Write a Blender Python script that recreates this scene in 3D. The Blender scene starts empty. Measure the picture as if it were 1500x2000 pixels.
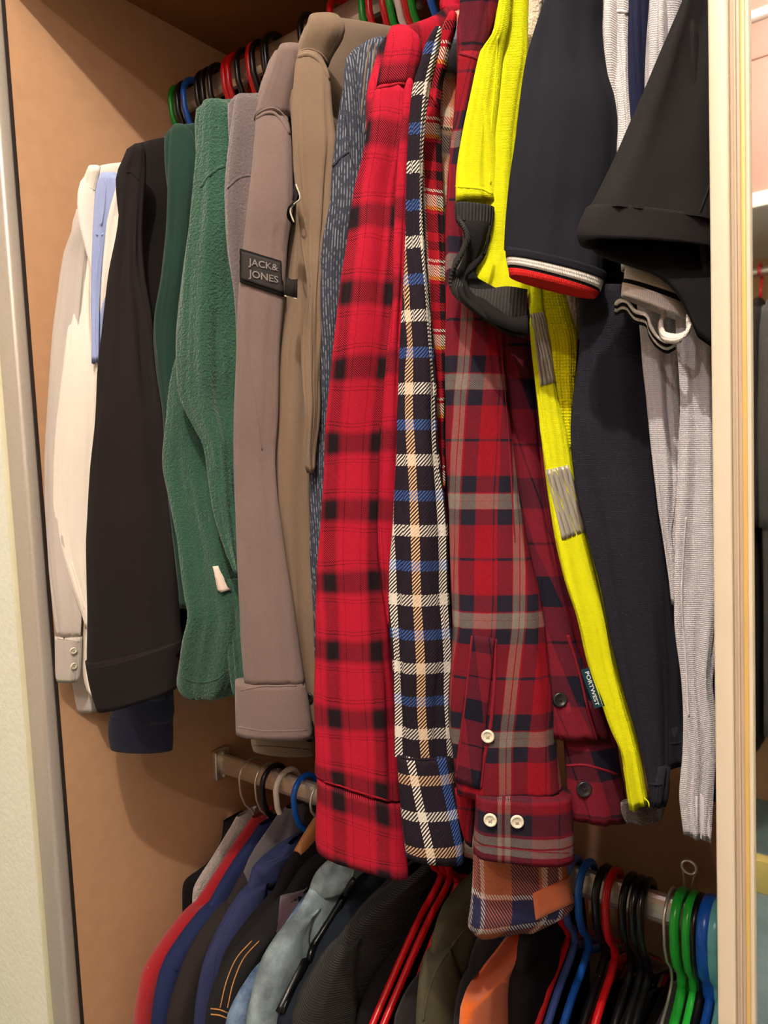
import bpy, bmesh, math, random
from mathutils import Vector, Matrix, noise
from mathutils.bvhtree import BVHTree

# ------------------------------------------------------------------ camera, world, light, exposure
C = bpy.context.scene.collection
SC = bpy.context.scene
CH = 1.30                                   # camera height above the carpet
F = 1400.0                                  # focal length for a 1500 x 2000 frame
RX = Vector((0.79905388, 0.5997163, -0.04304949))      # camera right
RD = Vector((0.00876715, -0.0832126, -0.99649325))     # camera down
RF = Vector((-0.60119551, 0.79587438, -0.07174915))    # camera forward
CAM = Vector((0, 0, CH))
cd = bpy.data.cameras.new('camera'); cam = bpy.data.objects.new('camera', cd); C.objects.link(cam)
M = Matrix((RX, -RD, -RF)).transposed().to_4x4(); M.translation = CAM
cam.matrix_world = M
cd.sensor_fit = 'VERTICAL'; cd.sensor_height = 36.0; cd.lens = 36.0 * F / 2000.0
cd.clip_start = 0.02; cd.clip_end = 30
SC.camera = cam
SC.view_settings.view_transform = 'Standard'; SC.view_settings.look = 'None'
SC.view_settings.gamma = 1.0; SC.view_settings.use_curve_mapping = False
SC.view_settings.exposure = 1.0
w = bpy.data.worlds.new('world'); SC.world = w; w.use_nodes = True
w.node_tree.nodes['Background'].inputs[0].default_value = (1.0, 0.90, 0.84, 1)
w.node_tree.nodes['Background'].inputs[1].default_value = 0.07
def light(name, loc, power, col, size, typ='POINT', target=None, spot=None):
    l = bpy.data.lights.new(name, typ); l.energy = power; l.color = col
    if typ == 'AREA': l.size = size
    else: l.shadow_soft_size = size
    o = bpy.data.objects.new(name, l); C.objects.link(o); o.location = loc
    if target is not None:
        o.rotation_euler = (Vector(target) - Vector(loc)).to_track_quat('-Z', 'Y').to_euler()
    return o
light('ceiling_lamp_light', (0.04, -0.25, CH + 1.08), 25.0, (1.0, 0.91, 0.78), 0.014)
light('room_lamp_light', (-0.05, -1.0, CH + 1.06), 11.5, (1.0, 0.85, 0.85), 0.02)

# ------------------------------------------------------------------ helpers
def sr(r, g, b):
    f = lambda c: (c / 255 / 12.92) if c / 255 <= 0.04045 else ((c / 255 + 0.055) / 1.055) ** 2.4
    return (f(r), f(g), f(b), 1.0)
def ray(px, py): return RX * ((px - 750) / F) + RD * ((py - 1000) / F) + RF
def onY(px, py, Y): r = ray(px, py); return CAM + r * (Y / r.y)
def onX(px, py, X): r = ray(px, py); return CAM + r * (X / r.x)
def depthY(px, py, Y): r = ray(px, py); return Y / r.y

class NT:
    """a tiny node-tree writer"""
    def __init__(s, name):
        s.m = bpy.data.materials.new(name); s.m.use_nodes = True; s.t = s.m.node_tree
        s.b = s.t.nodes['Principled BSDF']
    def n(s, typ, ins=None, **kw):
        nd = s.t.nodes.new(typ)
        for k, v in kw.items(): setattr(nd, k, v)
        for k, v in (ins or {}).items():
            if isinstance(v, bpy.types.NodeSocket): s.t.links.new(v, nd.inputs[k])
            else: nd.inputs[k].default_value = v
        return nd
    def math(s, op, a, b=0.0, clamp=False): return s.n('ShaderNodeMath', {0: a, 1: b}, operation=op, use_clamp=clamp).outputs[0]
    def mix(s, f, a, b, mode='MIX'):
        nd = s.t.nodes.new('ShaderNodeMix'); nd.data_type = 'RGBA'; nd.blend_type = mode
        for k, v in ((0, f), (6, a), (7, b)):
            if isinstance(v, bpy.types.NodeSocket): s.t.links.new(v, nd.inputs[k])
            else: nd.inputs[k].default_value = v
        return nd.outputs[2]
    def ramp(s, f, stops, interp='LINEAR'):
        nd = s.n('ShaderNodeValToRGB', {0: f}); cr = nd.color_ramp; cr.interpolation = interp
        e = cr.elements
        e[0].position = stops[0][0]; e[0].color = stops[0][1]
        e[1].position = stops[-1][0]; e[1].color = stops[-1][1]
        for p, c in stops[1:-1]: q = e.new(p); q.color = c
        return nd.outputs[0]
    def uv(s):
        o = s.n('ShaderNodeTexCoord').outputs['UV']; x = s.n('ShaderNodeSeparateXYZ', {0: o})
        return o, x.outputs[0], x.outputs[1]
    def noise(s, vec, scale, detail=3.0, rough=0.5):
        return s.n('ShaderNodeTexNoise', {'Vector': vec, 'Scale': scale, 'Detail': detail, 'Roughness': rough}).outputs[0]
    def bump(s, h, strength, dist=0.001, normal=None):
        ins = {'Height': h, 'Strength': strength, 'Distance': dist}
        if normal is not None: ins['Normal'] = normal
        return s.n('ShaderNodeBump', ins).outputs[0]
    def fin(s, col=None, rough=0.9, normal=None, spec=0.25, metal=0.0, sheen=0.0, emit=None):
        b = s.b
        def put(k, v):
            if isinstance(v, bpy.types.NodeSocket): s.t.links.new(v, b.inputs[k])
            else: b.inputs[k].default_value = v
        if col is not None: put('Base Color', col)
        put('Roughness', rough); put('Specular IOR Level', spec); put('Metallic', metal)
        if sheen: put('Sheen Weight', sheen); put('Sheen Roughness', 0.6)
        if normal is not None: put('Normal', normal)
        if emit: put('Emission Color', emit[0]); put('Emission Strength', emit[1])
        return s.m

def fabric(name, col, kind='plain', var=0.12, sheen=0.0, bump=0.35, col2=None, freq=1500.0, rough=0.9):
    t = NT(name); uvv, u, v = t.uv()
    obj = t.n('ShaderNodeTexCoord').outputs['Object']
    big = t.noise(obj, 9.0, 3.0); fine = t.noise(obj, 420.0, 2.0, 0.7)
    k = t.math('ADD', t.math('MULTIPLY', big, 0.7), t.math('MULTIPLY', fine, 0.5))
    dark = tuple(c * (1 - 1.6 * var) for c in col[:3]) + (1,); lite = tuple(min(1, c * (1 + 1.6 * var)) for c in col[:3]) + (1,)
    c = t.ramp(k, [(0.3, dark), (0.85, lite)])
    if kind == 'plain':
        h = t.math('ADD', t.math('SINE', t.math('MULTIPLY', u, freq * 6.28)), t.math('SINE', t.math('MULTIPLY', v, freq * 6.28)))
        nrm = t.bump(t.math('ADD', t.math('MULTIPLY', h, 0.25), fine), bump, 0.0004)
    elif kind == 'twill':
        h = t.math('SINE', t.math('MULTIPLY', t.math('ADD', u, v), freq * 6.28))
        c = t.mix(t.math('MULTIPLY', t.math('ADD', h, 1.0), 0.12), c, col2 or dark)
        nrm = t.bump(t.math('ADD', t.math('MULTIPLY', h, 0.3), fine), bump, 0.0005)
    elif kind == 'mesh':                      # pique knit: small staggered cells
        a = t.math('SINE', t.math('MULTIPLY', t.math('ADD', u, t.math('MULTIPLY', v, 0.6)), freq * 6.28))
        b = t.math('SINE', t.math('MULTIPLY', t.math('SUBTRACT', u, t.math('MULTIPLY', v, 0.6)), freq * 6.28))
        h = t.math('MULTIPLY', a, b)
        c = t.mix(t.math('MULTIPLY', t.math('ADD', h, 1.0), 0.16), c, col2 or dark)
        nrm = t.bump(h, bump, 0.0006)
    elif kind == 'waffle':
        a = t.math('ABSOLUTE', t.math('SINE', t.math('MULTIPLY', u, freq * 3.14))); b = t.math('ABSOLUTE', t.math('SINE', t.math('MULTIPLY', v, freq * 3.14)))
        h = t.math('MULTIPLY', a, b)
        c = t.mix(t.math('SUBTRACT', 0.5, t.math('MULTIPLY', h, 0.5)), c, col2 or dark)
        nrm = t.bump(h, bump, 0.001)
    elif kind == 'fleece':
        n1 = t.noise(obj, 330.0, 3.0, 0.6); vo = t.n('ShaderNodeTexVoronoi', {'Vector': obj, 'Scale': 480.0}).outputs[0]
        h = t.math('ADD', n1, t.math('MULTIPLY', vo, 0.6))
        c = t.mix(t.ramp(h, [(0.35, (0, 0, 0, 1)), (1.0, (1, 1, 1, 1))]), t.mix(0.5, dark, c), t.mix(0.35, c, lite))
        nrm = t.bump(h, bump, 0.0016)
    elif kind == 'rib':
        h = t.math('SINE', t.math('MULTIPLY', u, freq * 6.28))
        c = t.mix(t.math('MULTIPLY', t.math('ADD', h, 1.0), 0.3), c, col2 or dark)
        nrm = t.bump(h, bump, 0.0008)
    elif kind == 'cord':
        h = t.math('SINE', t.math('MULTIPLY', t.math('ADD', v, t.math('MULTIPLY', u, 0.45)), freq * 6.28))
        c = t.mix(t.math('POWER', t.math('MULTIPLY', t.math('ADD', h, 1.0), 0.5), 3.0), c, col2 or lite)
        nrm = t.bump(h, bump, 0.0012)
    elif kind == 'slub':
        uu = t.math('MULTIPLY', t.math('ADD', u, t.math('MULTIPLY', v, 0.10)), 400.0)
        st = t.n('ShaderNodeCombineXYZ', {0: t.math('MULTIPLY', t.math('FLOOR', uu), 7.37), 1: t.math('MULTIPLY', v, 190.0), 2: 0.0}).outputs[0]
        s1 = t.noise(st, 1.0, 1.0, 0.5)
        row = t.ramp(t.math('ABSOLUTE', t.math('SUBTRACT', t.math('FRACT', uu), 0.5)), [(0.12, (1, 1, 1, 1)), (0.24, (0, 0, 0, 1))])
        mask = t.math('MULTIPLY', row, t.ramp(s1, [(0.44, (0.08, 0.08, 0.08, 1)), (0.56, (.9, .9, .9, 1))]))
        tw = t.math('SINE', t.math('MULTIPLY', t.math('SUBTRACT', u, v), 700.0 * 6.28))
        c = t.mix(t.math('MULTIPLY', t.math('ADD', tw, 1.0), 0.12), c, col2)
        c = t.mix(mask, c, col2)
        nrm = t.bump(t.math('ADD', s1, fine), bump, 0.0006)
    elif kind == 'wash':                      # worn denim: paler clouds
        st = t.noise(obj, 22.0, 5.0, 0.65)
        c = t.mix(t.ramp(st, [(0.38, (0, 0, 0, 1)), (0.66, (1, 1, 1, 1))]), c, col2)
        h = t.math('SINE', t.math('MULTIPLY', t.math('ADD', u, v), freq * 6.28))
        nrm = t.bump(t.math('ADD', t.math('MULTIPLY', h, 0.3), fine), bump, 0.0005)
    return t.fin(c, rough, nrm, 0.2, sheen=sheen)

def stripes(base, period, lst):
    """colour-ramp stops of one repeat: lst = (centre, half width, colour, softness) in metres"""
    e = 0.00008; st = [(0.0, base)]
    for cc, hw, col, so in sorted(lst, key=lambda q: q[0]):
        so = max(so, e)
        for p, q in ((cc - hw - so, base), (cc - hw, col), (cc + hw, col), (cc + hw + so, base)):
            p = min(max(p / period, st[-1][0] + 1e-5), 0.99999); st.append((p, q))
    st.append((1.0, base)); return st
def plaid(name, base, U, V, Pu, Pv, tw=420.0, uoff=0.0, voff=0.0, shear=0.0, slope=1.0, bump=0.4, duty=0.5, warp=0.0, rough=0.9):
    t = NT(name); uvv, u, v = t.uv()
    if shear: u = t.math('ADD', u, t.math('MULTIPLY', v, shear))
    obj = t.n('ShaderNodeTexCoord').outputs['Object']
    if warp: v = t.math('ADD', v, t.math('MULTIPLY', t.math('SUBTRACT', t.noise(obj, 16.0, 1.0), 0.5), warp))
    fu = t.math('FRACT', t.math('ADD', t.math('DIVIDE', t.math('ADD', u, uoff), Pu), 50.0))
    fv = t.math('FRACT', t.math('ADD', t.math('DIVIDE', t.math('ADD', v, voff), Pv), 50.0))
    cu = t.ramp(fu, stripes(base, Pu, U)); cv = t.ramp(fv, stripes(base, Pv, V))
    tf = t.math('FRACT', t.math('ADD', t.math('MULTIPLY', t.math('ADD', u, t.math('MULTIPLY', v, slope)), tw), 50.0))
    msk = t.n('ShaderNodeMath', {0: tf, 1: duty}, operation='LESS_THAN').outputs[0]
    c = t.mix(msk, cu, cv)
    fine = t.noise(obj, 500.0, 2.0, 0.7); big = t.noise(obj, 12.0, 2.0)
    c = t.mix(1.0, c, t.ramp(t.math('ADD', t.math('MULTIPLY', fine, 0.6), t.math('MULTIPLY', big, 0.4)), [(0.25, (.72, .72, .72, 1)), (0.75, (1.1, 1.1, 1.1, 1))]), 'MULTIPLY')
    h = t.math('ADD', t.math('ABSOLUTE', t.math('SUBTRACT', tf, 0.5)), fine)
    return t.fin(c, rough, t.bump(h, bump, 0.0005), 0.15)
def solid(name, col, rough=0.5, metal=0.0, spec=0.5, noise_scale=0, bump=0.0, var=0.0):
    t = NT(name); obj = t.n('ShaderNodeTexCoord').outputs['Object']
    n = t.noise(obj, noise_scale or 30.0, 4.0)
    d = tuple(c * (1 - var) for c in col[:3]) + (1,); l = tuple(min(1, c * (1 + var)) for c in col[:3]) + (1,)
    return t.fin(t.ramp(n, [(0.3, d), (0.7, l)]), rough, t.bump(n, bump, 0.002) if bump else None, spec, metal)

# ------------------------------------------------------------------ objects
def tag(o, label, cat, group=None, kind=None):
    if label: o['label'] = label
    if cat: o['category'] = cat
    if group: o['group'] = group
    if kind: o['kind'] = kind
    return o
def thing(name, label, cat, loc, group=None):
    o = bpy.data.objects.new(name, None); C.objects.link(o); o.location = loc; o.empty_display_size = 0.02
    return tag(o, label, cat, group)
def rootloc(o):
    p = Vector((0, 0, 0))
    while o is not None: p += o.location; o = o.parent
    return p
def mk(name, vs, fs, mat, parent=None, uvs=None, smooth=True, label=None):
    off = rootloc(parent) if parent else Vector((0, 0, 0))
    me = bpy.data.meshes.new(name); me.from_pydata([tuple(Vector(p) - off) for p in vs], [], fs)
    if uvs is not None:
        l = me.uv_layers.new(name='UVMap'); li = me.loops
        buf = [0.0] * (2 * len(li))
        if isinstance(uvs, dict):
            k = 0
            for fi, f in enumerate(fs):
                for c_ in uvs[fi]: buf[2 * k], buf[2 * k + 1] = c_; k += 1
        else:
            for k, lp in enumerate(li): buf[2 * k], buf[2 * k + 1] = uvs[lp.vertex_index]
        l.data.foreach_set('uv', buf)
    if smooth: me.polygons.foreach_set('use_smooth', [True] * len(me.polygons))
    me.materials.append(mat)
    o = bpy.data.objects.new(name, me); C.objects.link(o)
    if parent: o.parent = parent
    if label: o['label'] = label
    return o
def box(name, lo, hi, mat, parent=None, bev=0.0, kind=None):
    bm = bmesh.new(); bmesh.ops.create_cube(bm, size=1.0)
    for v in bm.verts: v.co = Vector([lo[i] + (v.co[i] + .5) * (hi[i] - lo[i]) for i in range(3)])
    if bev: bmesh.ops.bevel(bm, geom=bm.edges[:], offset=bev, segments=3, affect='EDGES', profile=0.5)
    off = rootloc(parent) if parent else Vector((0, 0, 0))
    for v in bm.verts: v.co -= off
    me = bpy.data.meshes.new(name); bm.to_mesh(me); bm.free(); me.materials.append(mat)
    if bev: me.polygons.foreach_set('use_smooth', [True] * len(me.polygons))
    o = bpy.data.objects.new(name, me); C.objects.link(o)
    if parent: o.parent = parent
    if kind: o['kind'] = kind
    return o
def sweep(pts, rad, n=8, sx=1.0, closed=False):
    """tube along a polyline; returns verts, faces. rad: number or list; sx squashes across world X"""
    pts = [Vector(p) for p in pts]; vs, fs = [], []; m = len(pts)
    ref = None
    for i, p in enumerate(pts):
        a = pts[(i - 1) % m] if closed or i else p; b = pts[(i + 1) % m] if closed or i < m - 1 else p
        d = (b - a).normalized()
        if ref is None: ref = Vector((1, 0, 0)) if abs(d.x) < .9 else Vector((0, 1, 0))
        s = (ref - d * ref.dot(d)).normalized(); ref = s; t = d.cross(s)
        r = rad[i] if isinstance(rad, (list, tuple)) else rad
        for k in range(n):
            q = 2 * math.pi * k / n; vs.append(p + s * (r * sx * math.cos(q)) + t * (r * math.sin(q)))
    for i in range(m if closed else m - 1):
        j = (i + 1) % m
        for k in range(n): fs.append((i * n + k, i * n + (k + 1) % n, j * n + (k + 1) % n, j * n + k))
    if not closed: fs.append(tuple(range(n - 1, -1, -1))); fs.append(tuple((m - 1) * n + k for k in range(n)))
    return vs, fs
def cr(P, n):
    """Catmull-Rom resample of a list of number tuples to n samples, by the distance between rows"""
    P = [tuple(p) for p in P]
    if len(P) == 2: P = [P[0], tuple((a + b) / 2 for a, b in zip(*P)), P[1]]
    d = [0.0]
    for a, b in zip(P, P[1:]): d.append(d[-1] + max(1e-6, math.sqrt(sum((x - y) ** 2 for x, y in zip(a, b)))))
    out = []
    for i in range(n):
        s = d[-1] * i / (n - 1); k = 0
        while k < len(P) - 2 and s > d[k + 1]: k += 1
        t = (s - d[k]) / (d[k + 1] - d[k]); row = []
        for c in range(len(P[0])):
            p1, p2 = P[k][c], P[k + 1][c]
            m1 = (p2 - P[k - 1][c]) / (d[k + 1] - d[k - 1]) if k else (p2 - p1) / (d[k + 1] - d[k])
            m2 = (P[k + 2][c] - p1) / (d[k + 2] - d[k]) if k < len(P) - 2 else (p2 - p1) / (d[k + 1] - d[k])
            L = d[k + 1] - d[k]; t2, t3 = t * t, t * t * t
            row.append((2 * t3 - 3 * t2 + 1) * p1 + (t3 - 2 * t2 + t) * L * m1 + (3 * t2 - 2 * t3) * p2 + (t3 - t2) * L * m2)
        out.append(tuple(row))
    return out
def rings(name, R, mat, parent, N=44, fold=0.0, seed=0, p=2.4, ff=1.5, hem=0.03, label=None, topcap=True, vscale=1.0):
    """loft: R = list of (centre, half-axis A, half-axis B away from the viewer); hollow hem at the bottom"""
    vs, uv = [], []; v = 0.0; last = None
    sh = Vector((seed * 7.31, seed * 3.17, seed * 1.7)); M_ = len(R)
    for i, (c, A, B) in enumerate(R):
        if last is not None: v += (c - last).length * vscale
        last = c; pts = []
        fade = min(1.0, 3.0 * i / M_ + 0.15)
        for k in range(N):
            q = math.pi / 2 + 2 * math.pi * k / N; co, si = math.cos(q), math.sin(q)
            P = c + A * math.copysign(abs(co) ** (2 / p), co) + B * math.copysign(abs(si) ** (2 / p), si)
            if fold:
                q_ = Vector((co * ff, si * ff * .6, v * 2.4)) + sh
                q2 = Vector((co * ff * 2.6, si * 1.2, v * 5.5)) + sh * 1.3
                q3 = Vector((co * ff * 5.0, si * 2.0, v * 14.0)) + sh * 2.1
                a = noise.noise(q_) * 2.1 + (0.5 - abs(noise.noise(q2))) * 1.8 - .55 + noise.noise(q3) * .45
                nv = (A.normalized() * co + B.normalized() * si)
                P += nv * (fold * fade * a)
            pts.append(P)
        arc = [0.0]
        for k in range(1, N + 1): arc.append(arc[-1] + (pts[k % N] - pts[k - 1]).length)
        mid = arc[N // 2]
        vs += pts; uv.append([(a - mid, -v) for a in arc])
    fs, fu = [], {}
    for i in range(M_ - 1):
        for k in range(N):
            k2 = (k + 1) % N; fu[len(fs)] = [uv[i][k], uv[i + 1][k], uv[i + 1][k + 1], uv[i][k + 1]]
            fs.append((i * N + k, (i + 1) * N + k, (i + 1) * N + k2, i * N + k2))
    if topcap:
        vs.append(sum((vs[k] for k in range(N)), Vector()) / N); ci = len(vs) - 1
        for k in range(N): fu[len(fs)] = [uv[0][k], uv[0][k + 1], (0, 0)]; fs.append((k, (k + 1) % N, ci))
    if hem:
        hem = min(hem, .5 * v / vscale)
        b = (M_ - 1) * N; c = sum((vs[b + k] for k in range(N)), Vector()) / N
        up = (R[-2][0] - R[-1][0]).normalized()
        lo = len(vs)
        for k in range(N): vs.append(c + (vs[b + k] - c) * .93 + up * .0006)
        for k in range(N): vs.append(c + (vs[b + k] - c) * .85 + up * hem)
        vs.append(c + up * hem * 1.05)
        for s, t in ((b, lo), (lo, lo + N)):
            for k in range(N):
                k2 = (k + 1) % N; fu[len(fs)] = [uv[-1][k], uv[-1][k], uv[-1][k + 1], uv[-1][k + 1]]
                fs.append((s + k, t + k, t + k2, s + k2))
        for k in range(N): fu[len(fs)] = [(0, 0)] * 3; fs.append((lo + N + k, len(vs) - 1, lo + N + (k + 1) % N))
    return mk(name, vs, fs, mat, parent, fu, True, label)
def tube(name, rows, Y, mat, parent, tk=0.42, tmax=0.024, m=None, grow=0.0, dz=0.0, **kw):
    """a hanging tube of cloth. rows: where its two edges run, (y, xl, xr) or (xl, yl, xr, yr), laid at depth Y (or (Ytop, Ybottom))"""
    rows = [(r[1], r[0], r[2], r[0]) if len(r) == 3 else r for r in rows]
    span = abs(rows[-1][1] + rows[-1][3] - rows[0][1] - rows[0][3]) / 2
    n = m or max(8, min(90, int(span / 14)))
    S = cr(rows, n); R = []
    for i, (xl, yl, xr, yr) in enumerate(S):
        y_ = Y if not isinstance(Y, tuple) else Y[0] + (Y[1] - Y[0]) * i / (n - 1)
        s = depthY((xl + xr) / 2, (yl + yr) / 2, y_) + dz
        L = CAM + ray(xl, yl) * s; Rr = CAM + ray(xr, yr) * s
        c = (L + Rr) / 2; A = (Rr - L) / 2
        if grow: A = A * (1 + grow / max(A.length, .004))
        d = ray((xl + xr) / 2, (yl + yr) / 2); d.z = 0; d.normalize()
        R.append((c, A, d * (min(tmax, max(.006, A.length * tk)) + grow)))
    return rings(name, R, mat, parent, **kw)
def slab(name, X, prof, zb, mat, parent, th=0.012, Yc=0.713, half=None, m=40, zoff=0.0, tilt=0.0, **kw):
    """the body of a hung garment: a flattened tube in the plane X, near edge prof [(Y, z) downwards], mirrored to the far side"""
    pr = list(prof)
    if pr[-1][1] > zb: pr.append((pr[-1][0], zb))
    S = cr(pr, m); R = []
    for i, (yn, z) in enumerate(S):
        h = max(.02, Yc - yn); t = th * min(1.0, .45 + i * .12)
        R.append((Vector((X + tilt * i / m, yn + h, z)), Vector((0, h, 0)), Vector((-t, 0, 0))))
    kw.setdefault('N', 40); kw.setdefault('p', 3.0)
    return rings(name, R, mat, parent, topcap=False, **kw)
_bv = {}
def bvh(objs):
    objs = objs if isinstance(objs, (list, tuple)) else [objs]; key = tuple(o.name for o in objs)
    if key not in _bv:
        vs, fs = [], []
        for o in objs:
            off = rootloc(o); b = len(vs)
            vs += [v.co + off for v in o.data.vertices]; fs += [tuple(b + i for i in p.vertices) for p in o.data.polygons]
        _bv[key] = BVHTree.FromPolygons(vs, fs)
    return _bv[key]
def hit(objs, px, py):
    d = ray(px, py).normalized(); h = bvh(objs).ray_cast(CAM, d)
    if h[0] is None: return None
    n = h[1]
    if n.dot(d) > 0: n = -n
    return h[0], n
def seam(name, line, on, mat, parent, r=0.0011, lift=None, step=6, label=None):
    """a stitched ridge that follows the cloth"""
    r *= .8; lift = -.45 * r if lift is None else lift
    n = max(3, int(sum(math.dist(a, b) for a, b in zip(line, line[1:])) / step))
    pts = []
    for q in cr(line, n):
        h = hit(on, *q)
        if h: pts.append(h[0] + h[1] * lift)
    if len(pts) < 3: return None
    vs, fs = sweep(pts, r, 6); return mk(name, vs, fs, mat, parent, [(0, 0)] * len(vs), True, label)
def patch(name, quad, on, mat, parent, n=(14, 14), t=0.0016, label=None, wm=(1.0, 1.0), bulge=0.0):
    """a piece of cloth sewn on the cloth: quad of four corners (tl, tr, br, bl), given thickness"""
    nu, nv = n; top = []; uv = []
    last = None
    for j in range(nv + 1):
        for i in range(nu + 1):
            a, b = i / nu, j / nv
            px = (quad[0][0] * (1 - a) + quad[1][0] * a) * (1 - b) + (quad[3][0] * (1 - a) + quad[2][0] * a) * b
            py = (quad[0][1] * (1 - a) + quad[1][1] * a) * (1 - b) + (quad[3][1] * (1 - a) + quad[2][1] * a) * b
            h = hit(on, px, py)
            k = 0
            while h is None and k < 10:
                k += 1; mx = sum(q[0] for q in quad) / 4; my = sum(q[1] for q in quad) / 4
                h = hit(on, px + (mx - px) * k * .05, py + (my - py) * k * .05)
            if h is not None and k:
                d = ray(px, py); h = (CAM + d * ((h[0] - CAM).dot(RF) / d.dot(RF)), h[1])
            if h is None:
                d = ray(px, py); h = (CAM + d * ((last[0] - CAM).dot(RF) / d.dot(RF)), last[1]) if last else None
            if h is None: return None
            last = h; top.append(h); uv.append((a * wm[0], -b * wm[1]))
    vs = [h[0] + h[1] * (t + bulge) for h in top] + [h[0] - h[1] * .001 for h in top]
    K = len(top); W = nu + 1; fs = []
    for j in range(nv):
        for i in range(nu):
            a = j * W + i; fs.append((a, a + W, a + W + 1, a + 1))
    rim = [i for i in range(nu)] + [j * W + nu for j in range(nv)] + [nv * W + nu - i for i in range(nu)] + [(nv - j) * W for j in range(nv)]
    for k in range(len(rim)):
        a, b = rim[k], rim[(k + 1) % len(rim)]; fs.append((a, b, b + K, a + K))
    return mk(name, vs, fs, mat, parent, uv + uv, False if n == (1, 1) else True, label)
def flat_tag(name, quad, Y, mat, parent, t=.0006, label=None):
    A = [onY(x, y, Y - t) for x, y in quad]; B = [onY(x, y, Y + t) for x, y in quad]
    return mk(name, A + B, [(3, 2, 1, 0), (4, 5, 6, 7)] + [(k, (k + 1) % 4, 4 + (k + 1) % 4, 4 + k) for k in range(4)], mat, parent, [(0, 0)] * 8, False, label)
def button(px, py, on, r, mat, thread, parent, label=None):
    h = hit(on, px, py)
    if not h: return
    p, n = h; s = n.cross(Vector((0, 0, 1))).normalized(); t = s.cross(n)
    vs, fs = [], []; K = 20
    prof = [(1.0, 0.0), (1.0, .0012), (.93, .0019), (.74, .0019), (.66, .0013), (0.0, .0012)]
    for rr, z in prof[:-1]:
        for k in range(K): q = 2 * math.pi * k / K; vs.append(p + s * r * rr * math.cos(q) + t * r * rr * math.sin(q) + n * (z + .0008))
    vs.append(p + n * (prof[-1][1] + .0008))
    for i in range(4):
        for k in range(K): fs.append((i * K + k, i * K + (k + 1) % K, (i + 1) * K + (k + 1) % K, (i + 1) * K + k))
    for k in range(K): fs.append((4 * K + k, 4 * K + (k + 1) % K, 5 * K))
    b = mk('button', vs, fs, mat, parent, None, True, label)
    for a, e in (((-1, -1), (1, 1)), ((-1, 1), (1, -1))):
        P = [p + s * r * .22 * q[0] + t * r * .22 * q[1] + n * .0026 for q in (a, (0, 0), e)]
        v2, f2 = sweep(P, r * .07, 5); mk('thread', v2, f2, thread, b)
def ribbon(name, up, lo, Ys, mat, parent, n=60, t=0.0012, closed=False, label=None, ucount=1.0):
    """a band of knit standing on edge; up and lo are its two edges, Ys its depth along the way"""
    U = cr(up, n); L = cr(lo, n); D = [q[0] for q in cr([(y, i) for i, y in enumerate(Ys)], n)]
    A, B = [], []
    for (ux, uy), (lx, ly), y in zip(U, L, D):
        s = depthY((ux + lx) / 2, (uy + ly) / 2, y); A.append(CAM + ray(ux, uy) * s); B.append(CAM + ray(lx, ly) * s)
    vs, uv, fs = [], [], []; acc = 0.0
    for i in range(n):
        d = (A[min(i + 1, n - 1)] + B[min(i + 1, n - 1)] - A[max(i - 1, 0)] - B[max(i - 1, 0)])
        nv = d.cross(B[i] - A[i]); nv = nv.normalized() if nv.length > 1e-9 else Vector((0, 1, 0))
        if i: acc += (A[i] - A[i - 1]).length
        wv = (B[i] - A[i]).length
        for p_, q_ in ((A[i] + nv * t, 0), (B[i] + nv * t, wv), (B[i] - nv * t, wv), (A[i] - nv * t, 0)): vs.append(p_); uv.append((acc, -q_))
    for i in range(n - 1):
        for k in range(4): fs.append((i * 4 + k, i * 4 + (k + 1) % 4, (i + 1) * 4 + (k + 1) % 4, (i + 1) * 4 + k))
    fs += [(3, 2, 1, 0), tuple((n - 1) * 4 + k for k in range(4))]
    return mk(name, vs, fs, mat, parent, uv, True, label)
def lettering(name, lines, quad, on, mat, parent, t=0.0026, size=1.0, bold=0.02, label=None, fits=None):
    """raised letters laid on the cloth; each line fills its own box of the quad: (text, u0, u1, v0, v1)"""
    for txt, u0, u1, v0, v1 in lines:
        cu = bpy.data.curves.new('text', 'FONT'); cu.body = txt; cu.offset = bold; cu.resolution_u = 3; cu.extrude = 0.0
        ob = bpy.data.objects.new('text', cu); C.objects.link(ob)
        me = bpy.data.meshes.new_from_object(ob.evaluated_get(bpy.context.evaluated_depsgraph_get()))
        bpy.data.objects.remove(ob); bpy.data.curves.remove(cu)
        x0 = min(v.co.x for v in me.vertices); x1 = max(v.co.x for v in me.vertices); y0 = min(v.co.y for v in me.vertices); y1 = max(v.co.y for v in me.vertices)
        vs = []; last = None; nav = Vector((0, 0, 0))
        if not isinstance(on, float):
            for a in (.1, .5, .9):
                q = hit(on, quad[0][0] * (1 - a) + quad[2][0] * a, quad[0][1] * (1 - a) + quad[2][1] * a)
                if q: nav += q[1]
            nav.normalize()
        for v in me.vertices:
            a = u0 + (v.co.x - x0) / (x1 - x0) * (u1 - u0); b = v0 + (y1 - v.co.y) / (y1 - y0) * (v1 - v0)
            px = (quad[0][0] * (1 - a) + quad[1][0] * a) * (1 - b) + (quad[3][0] * (1 - a) + quad[2][0] * a) * b
            py = (quad[0][1] * (1 - a) + quad[1][1] * a) * (1 - b) + (quad[3][1] * (1 - a) + quad[2][1] * a) * b
            h = (onY(px, py, on), Vector((0, -1, 0))) if isinstance(on, float) else (hit(on, px, py) or last)
            if h is None: continue
            last = h; vs.append(h[0] + (h[1] if isinstance(on, float) else nav) * t)
        if len(vs) == len(me.vertices):
            mk(name, vs, [tuple(p.vertices) for p in me.polygons], mat, parent, None, False, label)
        bpy.data.meshes.remove(me)

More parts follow.
